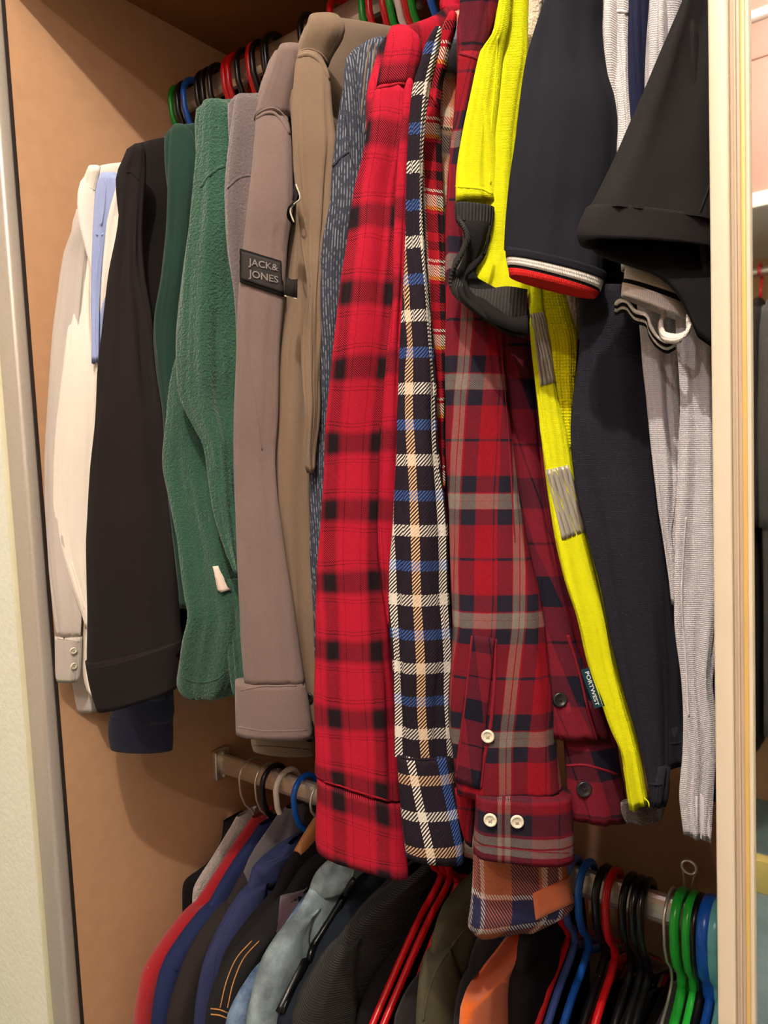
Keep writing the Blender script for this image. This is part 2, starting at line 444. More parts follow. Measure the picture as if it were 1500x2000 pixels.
# ------------------------------------------------------------------ materials of the place
m_panel = solid('wardrobe_panel', sr(202, 158, 122), 0.42, 0, 0.35, 60, 0.02, 0.04)
m_shelf = solid('wardrobe_shelf', sr(150, 100, 56), 0.5, 0, 0.3, 60, 0.02, 0.05)
m_alu = solid('brushed_aluminium', sr(196, 186, 176), 0.42, 0.35, 0.5, 200, 0.03, 0.04)
m_dark = solid('dark_gap', sr(38, 26, 20), 0.8)
m_plaster = solid('rough_plaster', sr(248, 250, 234), 0.92, 0, 0.2, 130, 0.5, 0.03)
m_bead = solid('plaster_bead', sr(222, 218, 188), 0.7, 0, 0.3, 60, 0.05, 0.03)
m_stile = solid('cream_lacquer', sr(212, 200, 178), 0.4, 0, 0.5, 40, 0.01, 0.02)
m_stile2 = solid('taupe_lacquer', sr(190, 172, 150), 0.4, 0, 0.5, 40, 0.01, 0.02)
m_gold = solid('gold_strip', sr(232, 196, 120), 0.35, 0.3, 0.5, 40, 0.0, 0.03)
m_chrome = solid('chrome', sr(222, 214, 202), 0.34, 0.75, 0.5, 40, 0.0, 0.02)
m_mirror = solid('mirror_glass', sr(226, 228, 224), 0.02, 1.0, 0.5, 40, 0.0, 0.0)
m_carpet = fabric('blue_grey_carpet', sr(120, 142, 152), 'fleece', 0.3, bump=0.8)
m_white = solid('white_paint', sr(236, 228, 218), 0.8, 0, 0.3, 40, 0.02, 0.02)
m_pink = solid('pink_beige_laminate', sr(182, 142, 128), 0.4, 0, 0.4, 40, 0.01, 0.02)
m_yellowwood = solid('yellow_plinth', sr(226, 204, 120), 0.5, 0, 0.4, 40, 0.01, 0.04)
m_lamp = NT('lamp_diffuser').fin((1, .9, .75, 1), 0.4, None, 0.3, emit=((1.0, .85, .66, 1), 4.0))

# ------------------------------------------------------------------ the setting
ZC = CH + 0.65; YF, YB = 0.461, 1.0; XL = -0.888; XR = 0.75
box('wall_left', (XL - .018, YF, 0), (XL, YB, ZC + .02), m_panel, kind='structure')
box('wall_back', (XL - .018, YB, 0), (XR, YB + .018, ZC + .02), m_panel, kind='structure')
box('wall_right', (XR, YF, 0), (XR + .018, YB + .018, ZC + .02), m_panel, kind='structure')
box('trim_1', (XL, YF, ZC - .0), (XR, YB, ZC + .02), m_shelf, kind='structure')      # underside of the top shelf
box('trim_2', (XL - .045, .43, ZC - .035), (XR, YF, ZC + .06), m_alu, kind='structure')   # header track over the opening
box('trim_3', (XL - .043, .443, 0), (XL - .0012, YF + .0015, ZC - .035), m_alu, bev=.005, kind='structure')   # aluminium jamb
box('trim_4', (XL - .0012, YF - .0012, 0), (XL + .0004, YF + .003, ZC), m_dark, kind='structure')
box('trim_5', (XL - .0448, .4385, 0), (XL - .043, YF, ZC + .4), m_bead, bev=.001, kind='structure')
box('wall_front', (-2.2, .44, 0), (XL - .0445, .56, 2.50), m_plaster, kind='structure')
box('floor', (-2.2, -2.5, -.03), (1.7, 1.02, 0), m_carpet, kind='structure')
box('ceiling', (-2.2, -2.5, 2.50), (1.7, 1.02, 2.53), m_white, kind='structure')
box('wall_side', (-2.22, -2.5, 0), (-2.2, .44, 2.50), m_plaster, kind='structure')
box('wall_far_side', (1.7, -2.5, 0), (1.72, 1.02, 2.50), m_plaster, kind='structure')
box('wall_over_wardrobe', (XL - .047, .47, ZC + .06), (1.7, .53, 2.50), m_plaster, kind='structure')

# sliding mirror door at the right
D = thing('mirror_door', 'tall sliding mirror door with cream frame at the right of the wardrobe', 'door', (.3, .40, 0)); D['kind'] = 'thing'
YD = .385
box('stile', (-.0845, YD, .02), (-.0757, YD + .03, 2.0), m_stile, D, .0012)
box('groove', (-.0757, YD + .003, .02), (-.0708, YD + .028, 2.0), m_stile2, D, .0008)
box('groove_bead', (-.0738, YD + .001, .02), (-.0726, YD + .02, 2.0), m_stile2, D, .0004)
box('gold_edge', (-.0708, YD + .001, .02), (-.0686, YD + .026, 2.0), m_gold, D, .0004)['label'] = 'thin gold edge strip'
box('glazing_strip', (-.0686, YD + .0005, .02), (-.0668, YD + .026, 2.0), m_stile, D, .0004)
box('mirror_pane', (-.0668, YD + .004, .02), (.70, YD + .012, 2.0), m_mirror, D)

# ceiling lamp (outside the picture): the fittings the light comes from
def downlight(x, y, lab):
    L = thing('ceiling_lamp', lab, 'lamp', (x, y, 2.50))
    vs, fs = sweep([(x + .05 * math.cos(a * .2618), y + .05 * math.sin(a * .2618), 2.495) for a in range(24)], .007, 8, closed=True)
    mk('lamp_ring', vs, fs, m_alu, L)
    K = 24; vs = [(x + .045 * math.cos(6.2832 * k / K), y + .045 * math.sin(6.2832 * k / K), 2.494) for k in range(K)] + [(x, y, 2.485)]
    mk('diffuser', vs, [(k, (k + 1) % K, K) for k in range(K)], m_lamp, L)
downlight(.04, -.25, 'round ceiling downlight nearest the wardrobe opening')
downlight(-.05, -1.0, 'round ceiling downlight nearer the opposite wardrobe')

# ------------------------------------------------------------------ clothes rails
def rail(label, z, left=True):
    r = thing('clothes_rail', label, 'rail', (XL, .713, z - .03))
    K = 16; vs, fs = [], []
    for x in (XL + .001, XR):
        for k in range(K):
            q = 2 * math.pi * k / K; vs.append((x, .713 + .0075 * math.copysign(abs(math.cos(q)) ** .8, math.cos(q)), z + .016 * math.copysign(abs(math.sin(q)) ** .8, math.sin(q))))
    fs = [(k, (k + 1) % K, K + (k + 1) % K, K + k) for k in range(K)] + [tuple(range(K - 1, -1, -1)), tuple(range(K, 2 * K))]
    mk('tube', vs, fs, m_chrome, r, None, False)
    b = box('wall_bracket', (XL + .0005, .698, z - .024), (XL + .012, .728, z + .022), m_chrome, r, .003)
    for dz in (-.019, .017):
        vs, fs = sweep([(XL + .011, .713, z + dz), (XL + .015, .713, z + dz)], .0035, 8); mk('screw', vs, fs, m_alu, b)
ZU, ZL = CH + .536, CH - .464
rail('upper oval chrome clothes rail, high under the shelf', ZU)
rail('lower oval chrome clothes rail with its end bracket on the left panel', ZL)

# ------------------------------------------------------------------ hangers
HC = {k: solid('hanger_' + k, c, 0.28, 0, 0.5, 40, 0, 0.02) for k, c in dict(
    green=sr(30, 150, 45), red=sr(205, 22, 30), blue=sr(24, 96, 200), black=sr(16, 16, 18), white=sr(232, 222, 212), slate=sr(70, 100, 175),
    lime=sr(40, 185, 60), turquoise=sr(110, 190, 190)).items()}
HC['steel'] = m_chrome; HC['wood'] = solid('hanger_wood', sr(176, 118, 66), 0.45, 0, 0.4, 25, 0.02, 0.15)
def arc(cy, cz, r, a0, a1, n, x, ry=1.0):
    return [(x, cy + r * math.cos(math.radians(a0 + (a1 - a0) * i / n)), cz + r * ry * math.sin(math.radians(a0 + (a1 - a0) * i / n))) for i in range(n + 1)]
def hanger(X, zr, col, label, kind='plastic', drop=0.072, span=0.19, fall=0.075, group=None, tilt=0.0, bar=True, hr=0.0245, wr=None):
    """hook over the rail, neck, two sloping arms and a trouser bar, in the plane X"""
    Yc = .713; mat = HC[col]
    h = thing('clothes_hanger', label, 'hanger', (X, Yc, zr - drop - fall - .02), group or ('hangers on the upper rail' if zr > 1.5 else 'hangers on the lower rail'))
    r = wr or (.0042 if kind != 'steel' else .0016)
    wide = 2.0 if kind == 'disc' else 1.0
    zn = zr - drop
    kk = min(1.35, max(.6, (drop - .004) / .052))
    pts = arc(Yc, zr - .003, hr, -25, 180, 18, X) + [(X, Yc - hr * .95, zr - .018 * kk), (X, Yc - hr * .66, zr - .032 * kk), (X, Yc - hr * .15, zr - .042 * kk), (X, Yc, zr - .050 * kk), (X, Yc, zn)]
    hm = mat if kind != 'wood' and kind != 'clip' else m_chrome
    vs, fs = sweep(pts, r if kind not in ('wood', 'clip') else .0018, 10, wide); hk = mk('hook', vs, fs, hm, h)
    if kind == 'disc':
        vs, fs = sweep([(X, Yc + (hr) * math.cos(a * .2618), zr - .003 + (hr) * math.sin(a * .2618)) for a in range(24)], .0055, 10, 1.3, closed=True)
        mk('disc_ring', vs, fs, hm, hk)
    if kind == 'wood':
        vs, fs = [], []; n = 24
        for i in range(n + 1):
            a = -1 + 2 * i / n; y = Yc + span * a; z = zn - fall * abs(a) ** 1.4; hh = .014 + .010 * (1 - abs(a)); tx = .007
            for k in range(10):
                q = 2 * math.pi * k / 10; vs.append((X + tx * math.cos(q), y, z + hh * math.sin(q)))
        for i in range(n):
            for k in range(10): fs.append((i * 10 + k, i * 10 + (k + 1) % 10, (i + 1) * 10 + (k + 1) % 10, (i + 1) * 10 + k))
        fs += [tuple(range(9, -1, -1)), tuple(n * 10 + k for k in range(10))]
        mk('shoulder_bar', vs, fs, mat, h, label='wooden shoulder bar'); return h
    pl = []
    for s in (-1, 1):
        A = [(X, Yc, zn + .006), (X, Yc + s * min(.012, span * .1), zn - .004), (X, Yc + s * span * .26, zn - fall * .18), (X, Yc + s * span * .63, zn - fall * .58), (X, Yc + s * span * .94, zn - fall * .95), (X, Yc + s * span, zn - fall - .006), (X, Yc + s * span * .96, zn - fall - .017), (X, Yc + s * span * .84, zn - fall - .02)]
        vs, fs = sweep(cr(A, 26), r, 8); mk('arm', vs, fs, mat, h)
    if bar:
        vs, fs = sweep([(X, Yc - span + .03, zn - fall - .02), (X, Yc, zn - fall - .02), (X, Yc + span - .03, zn - fall - .02)], r * .85, 8); mk('trouser_bar', vs, fs, mat, h)
    if kind == 'ridged':
        gv, gf = [], []
        for i in range(40):
            f = .06 + .9 * i / 40; y = Yc - (.012 + (span - .03) * f); z = zn - fall * (.02 + .95 * f) + r * .75
            v2, f2 = sweep([(X - .0022, y, z), (X + .0022, y, z)], .0012, 5); b_ = len(gv); gv += v2; gf += [tuple(q + b_ for q in f_) for f_ in f2]
        g_ = mk('grip_ridges', gv, gf, HC['white'] if label.startswith('black') else mat, h); g_['kind'] = 'stuff'
    return h

# ------------------------------------------------------------------ cloth
K_ = lambda *c: sr(*c)
f_white = fabric('white_cotton', K_(232, 222, 214), 'plain', .04, bump=.2)
f_cream = fabric('cream_white_cotton', K_(240, 232, 220), 'plain', .04, bump=.2)
f_greyshirt = fabric('pale_grey_cotton', K_(200, 190, 182), 'plain', .05, bump=.2)
f_blue = fabric('light_blue_cotton', K_(158, 172, 216), 'plain', .06, bump=.25)
f_black = fabric('black_cotton', K_(32, 27, 28), 'twill', .12, bump=.2, freq=900)
f_navyh = fabric('navy_sweatshirt', K_(38, 42, 66), 'plain', .12, .1, .4)
f_dgreen = fabric('bottle_green_knit', K_(20, 52, 42), 'plain', .12, .1, .35)
f_fleece = fabric('green_fleece', K_(31, 76, 58), 'fleece', .22, .3, 1.0)
f_plush = fabric('taupe_plush', K_(98, 86, 87), 'fleece', .12, .35, .5)
f_taupe = fabric('taupe_sweat_cotton', K_(120, 101, 96), 'plain', .08, .15, .4)
f_khaki = fabric('khaki_brown_twill', K_(124, 104, 86), 'twill', .08, .1, .25, freq=900, col2=K_(108, 90, 72))
f_slub = fabric('dark_slub_denim', K_(27, 33, 48), 'slub', .2, 0, .5, col2=K_(132, 138, 150))
f_hv = fabric('hi_vis_yellow_knit', K_(232, 236, 22), 'mesh', .05, 0, .4, col2=K_(196, 194, 0), freq=800)
f_hvw = fabric('hi_vis_yellow_waffle', K_(224, 222, 8), 'waffle', .05, 0, .6, col2=K_(206, 196, 0), freq=430)
f_navy = fabric('navy_black_pique', K_(38, 38, 48), 'mesh', .12, 0, .4, col2=K_(24, 24, 32), freq=760)
f_navys = fabric('navy_black_smooth', K_(30, 31, 40), 'twill', .10, 0, .25, freq=850)
f_blackp = fabric('black_pique', K_(34, 32, 33), 'twill', .12, 0, .25, freq=900)
f_blackin = fabric('deep_black_cloth', K_(22, 21, 22), 'plain', .1, 0, .3)  # deep black; also carries the shade inside the open cuff and sleeve
f_rib = fabric('charcoal_rib', K_(58, 57, 56), 'rib', .1, 0, .6, col2=K_(28, 28, 28), freq=420)
f_meshw = fabric('white_pique', K_(226, 222, 222), 'mesh', .05, 0, .5, col2=K_(184, 180, 182), freq=560)
f_meshg = fabric('light_grey_pique', K_(206, 204, 208), 'mesh', .05, 0, .45, col2=K_(178, 176, 182), freq=620)
f_navyb = fabric('navy_blue_cotton', K_(30, 34, 62), 'plain', .12, 0, .3)
f_beige = fabric('beige_pile', K_(204, 188, 164), 'fleece', .15, .3, .9)
f_stw = fabric('white_knit_stripe', K_(236, 230, 222), 'mesh', .04, 0, .4, col2=K_(196, 190, 184), freq=420)
f_stb = fabric('black_knit_stripe', K_(24, 24, 26), 'mesh', .08, 0, .4, freq=420)
f_str = fabric('red_knit_stripe', K_(214, 40, 38), 'mesh', .06, 0, .4, freq=420)
f_label = fabric('woven_label_grey', K_(58, 54, 54), 'twill', .06, 0, .4, freq=600)
f_labeld = fabric('woven_label_edge', K_(24, 22, 24), 'twill', .06, 0, .4, freq=600)
f_lett = fabric('label_lettering', K_(128, 122, 120), 'plain', .05, 0, .3)
f_tagp = fabric('teal_tag', K_(22, 58, 70), 'twill', .08, 0, .3, freq=500)
f_tagt = solid('tag_lettering', K_(214, 220, 222), .7)
f_refl = solid('reflective_tape', K_(166, 160, 150), .45, 0.25, .5, 500, .05, .06)
f_wtag = solid('white_care_label', K_(236, 214, 200), .7)
m_btnw = solid('ivory_button', K_(232, 224, 204), .3, 0, .5); m_btnd = solid('dark_button', K_(40, 38, 40), .3, 0, .5)
m_thr = solid('thread_pale', K_(200, 192, 170), .8); m_thrd = solid('thread_dark', K_(30, 26, 26), .8)
m_strap = fabric('black_webbing', K_(30, 28, 28), 'rib', .1, 0, .4, freq=600); m_strape = solid('strap_edge', K_(186, 178, 160), .6)
m_fur = fabric('dark_fur_lining', K_(66, 54, 50), 'fleece', .3, .4, 1.0)
R_, B_, Kb = K_(182, 27, 52), K_(34, 22, 28), K_(110, 14, 28)
p_red = plaid('red_black_plaid', R_,
    [(.020, .0044, B_, .0042), (.0075, .0002, Kb, .0002), (.0325, .0002, Kb, .0002)],
    [(.030, .0068, B_, .0058), (.0120, .0002, Kb, .0002), (.0148, .0002, Kb, .0002), (.0452, .0002, B_, .0002), (.0480, .0002, Kb, .0002)],
    .040, .0605, tw=570, uoff=.0, voff=.006, bump=.5, duty=.5, warp=.012)
p_redc = plaid('red_black_plaid_cuff', R_,
    [(.020, .0044, B_, .0042), (.0075, .0002, Kb, .0002), (.0325, .0002, Kb, .0002)],
    [(.030, .0068, B_, .0058), (.0120, .0002, Kb, .0002), (.0148, .0002, Kb, .0002), (.0452, .0002, B_, .0002), (.0480, .0002, Kb, .0002)],
    .040, .0605, tw=570, uoff=.0, voff=.038, bump=.5, duty=.5, warp=.012)
N_, W_, Bl, Pe = K_(38, 30, 40), K_(232, 226, 214), K_(62, 100, 172), K_(222, 182, 140)
p_check = plaid('navy_white_blue_check', N_, [(.012, .0036, W_, 0), (.036, .0036, Pe, 0)], [(.014, .0046, W_, 0), (.042, .0042, Bl, 0)], .048, .0565, tw=330, uoff=.007, voff=.0, shear=.035, slope=-1.0, bump=.6)
p_checkc = plaid('navy_white_blue_check_cuff', N_, [(.010, .0034, W_, 0), (.036, .0040, Bl, 0)], [(.010, .0042, Pe, 0), (.040, .0040, W_, 0)], .052, .060, tw=330, uoff=.022, voff=.028, shear=.10, slope=-1.0, bump=.6)
T_ = K_(176, 26, 42)
p_tartan = plaid('red_black_yellow_tartan', T_, [(.010, .0045, B_, 0), (.017, .0012, K_(226, 176, 60), 0), (.023, .0030, W_, 0), (.0275, .0009, W_, 0)], [(.008, .0075, B_, 0), (.020, .0015, K_(230, 170, 70), 0), (.026, .0045, K_(230, 220, 200), 0), (.034, .0010, W_, 0), (.046, .0035, B_, 0)], .034, .056, tw=420)
p_bleach = plaid('cream_orange_blue_plaid', K_(226, 204, 178), [(.009, .0050, K_(214, 124, 92), .001), (.020, .0030, K_(70, 84, 118), .001), (.027, .0010, B_, 0)], [(.012, .0100, K_(216, 130, 96), .002), (.034, .0060, K_(90, 104, 136), .002), (.046, .0014, B_, 0), (.052, .0030, K_(190, 90, 80), .001)], .032, .062, tw=380)
p_orange = plaid('navy_orange_woven_plaid', K_(172, 98, 68), [(.014, .0110, K_(44, 46, 78), .001), (.030, .0022, K_(196, 188, 186), 0), (.036, .0050, K_(50, 52, 84), 0), (.043, .0016, K_(196, 188, 186), 0)], [(.012, .0030, K_(190, 186, 190), .001), (.026, .0105, K_(48, 50, 84), .001), (.0385, .0022, K_(200, 190, 186), 0)], .064, .062, tw=430, slope=.7, voff=.042, uoff=.012, bump=.9)
MR, NV, GR, RD_ = K_(120, 26, 44), K_(34, 32, 46), K_(128, 120, 114), K_(142, 19, 34)
f_mred = fabric('maroon_binding', K_(124, 24, 40), 'plain', .08, 0, .3); f_rdark = fabric('dark_red_binding', K_(150, 20, 38), 'plain', .08, 0, .3)
p_maroon = plaid('maroon_navy_grey_plaid', RD_, [(.0070, .0058, NV, 0), (.0160, .0024, GR, 0), (.0210, .0018, GR, 0), (.0300, .0056, NV, 0), (.0500, .0005, NV, 0)], [(.0070, .0058, NV, 0), (.0165, .0030, GR, 0), (.0225, .0026, GR, 0), (.0325, .0062, NV, 0), (.0660, .0010, NV, 0)], .0520, .0910, tw=800, uoff=-.0045, voff=.0795, shear=-.14, bump=.35)
p_maroon2 = plaid('dark_maroon_navy_plaid', K_(118, 28, 44), [(.0120, .0110, K_(28, 26, 40), .0), (.0420, .0008, B_, 0)], [(.0140, .0120, K_(26, 26, 40), .0), (.0520, .0010, B_, 0)], .0600, .0780, tw=800, uoff=.02, voff=.02, shear=.25, bump=.4)
p_maroonc = plaid('maroon_navy_grey_plaid_cuff', K_(112, 24, 42), [(.0128, .0078, NV, 0), (.0225, .0015, GR, 0), (.0285, .0020, GR, 0), (.0390, .0078, NV, 0), (.0680, .0007, NV, 0)], [(.0475, .0042, RD_, 0), (.0340, .0078, NV, 0), (.0120, .0030, GR, 0), (.0200, .0034, GR, 0)], .080, .052, tw=800, uoff=.040, voff=0.0, bump=.35)

SEQ = [0]
def upper(name, label, cat, S, Yp, mat, zh=-.20, X=None, th=.011, hg=None, hx=None, fold=.0018, tilt=-.035):
    """thing at the rail + its torso; S: the outline of its near shoulder, from the sleeve head up towards the neck"""
    S = S if isinstance(S, list) else [(S[0] - 10, S[1] + 40), S]
    i0 = min(1, len(S) - 1); X = onY(S[i0][0], S[i0][1], Yp).x if X is None else X
    P = [(lambda p: (p.y, p.z))(onX(x, y, X)) for x, y in S]
    P = [q for q in P if q[0] < .64]
    y0, z0 = P[-1]; zn = z0 + .36 * (.652 - y0)
    SEQ[0] += 1; r = thing(name, label, cat, (X, .713, CH + zh), 'clothes on the upper rail')
    prof = [(.664, zn + .002), (.652, zn)] + P[::-1] + [(P[0][0] + .002, P[0][1] - .05), (P[0][0] + .03, P[0][1] - .16), (P[0][0] + .045, (P[0][1] + zh + CH) / 2), (P[0][0] + .05, zh + CH)]
    t = slab('torso', X, prof, zh + CH, mat, r, th, fold=fold, seed=SEQ[0] + 40, ff=2.2, m=64, tilt=tilt)
    if hg: hanger(X if hx is None else hx, ZU, hg[0], hg[1], drop=CH + .536 - zn + .012, fall=.06, span=.14)
    return r, t
def cuffring(root, rows, Y, mat, seed, grow=.0016, **kw):
    return tube('cuff', rows, Y, mat, root, grow=grow, seed=seed, fold=.0008, m=kw.pop('m', 12), **kw)

# 1 pale grey shirt by the left panel
r, t = upper('shirt', 'pale grey shirt hanging nearest the left wardrobe panel, its buttoned cuff showing', 'shirt', [(146, 440), (150, 424), (156, 408)], .470, f_greyshirt, zh=-.285, th=.009, hg=('black', 'black plastic hanger holding the pale grey shirt'), hx=-0.815)
s = tube('sleeve', [(410, 149, 165), (440, 144, 175), (500, 124, 172), (600, 110, 165), (700, 98, 158), (800, 91, 155), (900, 87, 150), (1000, 86, 150), (1100, 91, 155), (1180, 100, 160), (1245, 110, 158)], .462, f_greyshirt, r, fold=.0022, seed=3)
c = cuffring(r, [(1243, 109, 158), (1285, 109, 156), (1320, 110, 153), (1331, 113, 149)], .462, f_greyshirt, 4)
tube('hem', [(1290, 114, 188), (1340, 112, 190), (1385, 114, 190), (114, 1392, 189, 1388)], .492, f_greyshirt, r, fold=.0016, seed=5, m=10, tmax=.012)
for y in (1270, 1300): button(143, y, c, .0042, m_btnw, m_thr, r)
seam('cuff_seam', [(112, 1248), (135, 1250), (155, 1254)], [s, c], f_greyshirt, r, .0012)
# 2 white shirt
r, t = upper('shirt', 'white shirt with a long creased cream sleeve, second from the left panel', 'shirt', [(160, 360), (187, 323), (247, 312)], .474, f_white, zh=-.24, th=.009, hg=('red', 'red plastic hanger holding the white shirt with the creased sleeve'), hx=-0.75)
s = tube('sleeve', [(326, 172, 196), (350, 162, 192), (372, 159, 186), (420, 156, 184), (500, 146, 182), (600, 135, 182), (720, 121, 190), (850, 108, 190), (950, 104, 186), (1040, 104, 184), (1080, 114, 182), (1146, 139, 180), (1200, 160, 178), (1228, 167, 176)], .470, f_cream, r, fold=.0026, seed=7)
seam('shoulder_seam', [(160, 362), (172, 364), (186, 372)], [s], f_white, r, .0014)
seam('sleeve_placket', [(140, 1098), (152, 1140), (164, 1190)], [s], f_cream, r, .0012)
# 3 light blue shirt
r, t = upper('shirt', 'light blue shirt showing as a narrow strip between two white shirts', 'shirt', [(194, 372), (198, 353), (238, 333)], .486, f_blue, zh=-.20, th=.009, hg=('red', 'single red hanger holding the light blue shirt'), hx=-0.71)
s = tube('sleeve', [(340, 196, 230), (356, 190, 236), (380, 186, 234), (460, 181, 220), (560, 178, 206), (640, 181, 200), (710, 184, 196)], .474, f_blue, r, fold=.003, seed=9)
seam('shoulder_seam', [(188, 458), (197, 460), (208, 453)], [s], f_blue, r, .0014)
seam('fold', [(206, 350), (204, 400), (198, 440)], [s], f_blue, r, .0016)
# 4 white shirt right of it
r, t = upper('shirt', 'white shirt strip squeezed between the light blue shirt and the black jacket', 'shirt', [(230, 372), (238, 350), (250, 343)], .482, f_cream, zh=-.24, th=.008, hg=('black', 'black plastic hanger holding the white shirt beside the black jacket'))
s = tube('sleeve', [(340, 230, 250), (368, 226, 250), (410, 214, 244), (460, 202, 236), (540, 196, 226), (620, 189, 218), (720, 186, 210), (860, 176, 200), (1000, 168, 196), (1180, 166, 190), (1290, 160, 190), (1345, 168, 190), (1362, 180, 188)], .480, f_cream, r, fold=.0016, seed=11)
# 5 black jacket
r, t = upper('jacket', 'plain black cotton jacket beside the white shirts, wide straight cuff', 'jacket', [(240, 340), (250, 312), (262, 283), (285, 275), (333, 265)], .474, f_black, zh=-.23, th=.012, hg=('black', 'black plastic hanger holding the black cotton jacket'))
s = tube('sleeve', [(284, 262, 280), (300, 255, 284), (340, 240, 284), (450, 230, 276), (530, 214, 280), (600, 206, 290), (705, 194, 302), (845, 183, 320), (985, 173, 334), (1100, 168, 342), (1215, 168, 347), (168, 1290, 353, 1248), (172, 1320, 351, 1276)], .470, f_black, r, fold=.003, seed=13, tmax=.03)
c = cuffring(r, [(168, 1292, 355, 1245), (174, 1330, 352, 1282), (182, 1362, 348, 1318), (191, 1388, 345, 1340)], .470, f_black, 14, grow=.0014)
seam('cuff_stitch', [(176, 1306), (230, 1296), (300, 1274), (348, 1256)], [c], m_thrd, r, .0007)
seam('shoulder_seam', [(240, 340), (256, 336), (272, 352)], [s, t], f_black, r, .0012)
# 6 navy hoodie behind the black jacket
r, t = upper('sweatshirt', 'navy sweatshirt behind the black jacket, its blue-lit cuff hanging lowest', 'sweatshirt', [(300, 425), (314, 390), (330, 374)], .530, f_navyh, zh=-.20, th=.011)
s = tube('sleeve', [(376, 322, 350), (392, 312, 352), (467, 292, 345), (535, 280, 340), (640, 275, 336), (800, 262, 340), (1000, 245, 340), (1200, 225, 338), (1300, 216, 337), (1362, 216, 339)], .530, f_navyh, r, fold=.002, seed=15)
c = cuffring(r, [(1398, 216, 337), (1412, 214, 336), (1440, 214, 336), (1462, 218, 335)], .530, f_navyh, 16, grow=.001)
s2 = tube('sleeve', [(1352, 214, 338), (1372, 213, 340), (1392, 215, 341), (1408, 222, 336)], .530, f_navyh, r, fold=.001, seed=17)
seam('elbow_seam', [(292, 487), (310, 481), (330, 486)], [s], f_navyh, r, .0012)
# 7 bottle green sweater
r, t = upper('sweater', 'smooth dark bottle-green sweater between the black jacket and the green fleece', 'sweater', [(333, 258), (345, 242), (393, 235)], .492, f_dgreen, zh=-.14, th=.013, hg=('black', 'black plastic hanger holding the bottle-green sweater'))
s = tube('sleeve', [(246, 338, 362), (262, 332, 378), (330, 329, 388), (433, 328, 380), (530, 320, 372), (635, 303, 362), (722, 307, 360), (810, 319, 360), (900, 323, 360), (1000, 332, 366), (1100, 344, 372), (1188, 352, 376)], .490, f_dgreen, r, fold=.0022, seed=19)
# 8 green fleece
r, t = upper('fleece', 'bright green fuzzy fleece with a small pale care label', 'fleece', [(395, 214), (404, 196), (450, 190)], .492, f_fleece, zh=-.20, th=.014, hg=('red', 'red plastic hanger holding the green fleece'))
s = tube('sleeve', [(1, 1, 2)][0:0] + [(198, 398, 440), (212, 394, 452), (267, 390, 456), (350, 382, 462), (460, 367, 466), (583, 350, 466), (650, 343, 466), (722, 340, 470), (782, 345, 470), (838, 372, 474), (870, 388, 474), (1002, 410, 474), (1080, 438, 472), (1124, 458, 472)], .488, f_fleece, r, fold=.0042, seed=21, tmax=.026, p=2.0)
s2 = tube('lower_sleeve', [(690, 344, 400), (740, 332, 416), (810, 324, 430), (897, 320, 436), (967, 329, 442), (1055, 345, 456), (1160, 357, 470), (1202, 364, 476), (1251, 352, 478), (1300, 345, 474), (1336, 343, 462), (1356, 356, 446), (1364, 376, 430)], .500, f_fleece, r, fold=.0048, seed=23, p=2.0, label='lower sleeve hanging bent below the elbow')
s3 = tube('front_panel', [(1130, 430, 486), (1200, 436, 490), (1280, 446, 494), (1330, 452, 490), (1362, 458, 482)], .512, f_fleece, r, fold=.003, seed=24, p=2.0)
seam('armhole_seam', [(392, 366), (405, 346), (425, 330), (444, 322)], [s], f_fleece, r, .0022)
seam('cuff_seam', [(347, 1318), (380, 1332), (420, 1328), (440, 1312)], [s2], f_fleece, r, .0016)
patch('care_label', [(418, 1106), (426, 1105), (447, 1152), (431, 1157)], [s2, s], f_wtag, r, (4, 8), .004, 'small pale pink-white care label')
# 9 taupe plush
r, t = upper('sweatshirt', 'grey-taupe plush sweatshirt between the green fleece and the badge jacket', 'sweatshirt', [(457, 194), (467, 180), (510, 177)], .492, f_plush, zh=-.22, th=.012, hg=('red', 'red hanger holding the grey-taupe plush sweatshirt'), hx=-0.511)
s = tube('sleeve', [(188, 460, 500), (205, 456, 512), (250, 450, 518), (320, 442, 514), (377, 438, 508), (500, 443, 496), (583, 456, 492), (667, 459, 490), (800, 458, 484), (1000, 462, 484)], .494, f_plush, r, fold=.0024, seed=27, p=2.1)
seam('armhole_seam', [(444, 368), (462, 350), (480, 343), (500, 345)], [s], f_plush, r, .0018)
# 10 taupe jacket with badge
r, t = upper('jacket', 'taupe sweat jacket with a dark lettered badge on its sleeve', 'jacket', [(519, 173), (532, 130), (546, 95), (560, 87), (588, 87)], .480, f_taupe, zh=-.20, th=.013, hg=('green', 'last green hanger of the cluster, holding the taupe badge jacket'), hx=-0.456)
s = tube('sleeve', [(212, 503, 556), (230, 499, 562), (262, 497, 568), (333, 490, 571), (417, 480, 570), (483, 473, 560), (573, 463, 555), (667, 459, 546), (810, 455, 543), (897, 454, 537), (967, 455, 541), (1020, 457, 548), (1107, 461, 558), (1195, 466, 572), (1270, 471, 582), (1335, 476, 592)], .476, f_taupe, r, fold=.0018, seed=29, tmax=.028)
yk = tube('shoulder_yoke', [(92, 548, 588), (110, 540, 590), (140, 530, 588), (173, 517, 582), (205, 506, 574), (232, 499, 568)], .478, f_taupe, r, fold=.001, seed=30, grow=.0012, hem=.004)
c = cuffring(r, [(1330, 462, 592), (1360, 461, 598), (1400, 462, 604), (463, 1430, 607, 1436)], .476, f_taupe, 31, grow=.0016, p=3.0)
seam('cuff_seam', [(470, 1348), (520, 1340), (580, 1340)], [c], f_taupe, r, .0012)
seam('cuff_seam', [(466, 1420), (520, 1428), (600, 1426)], [c], f_taupe, r, .0012)
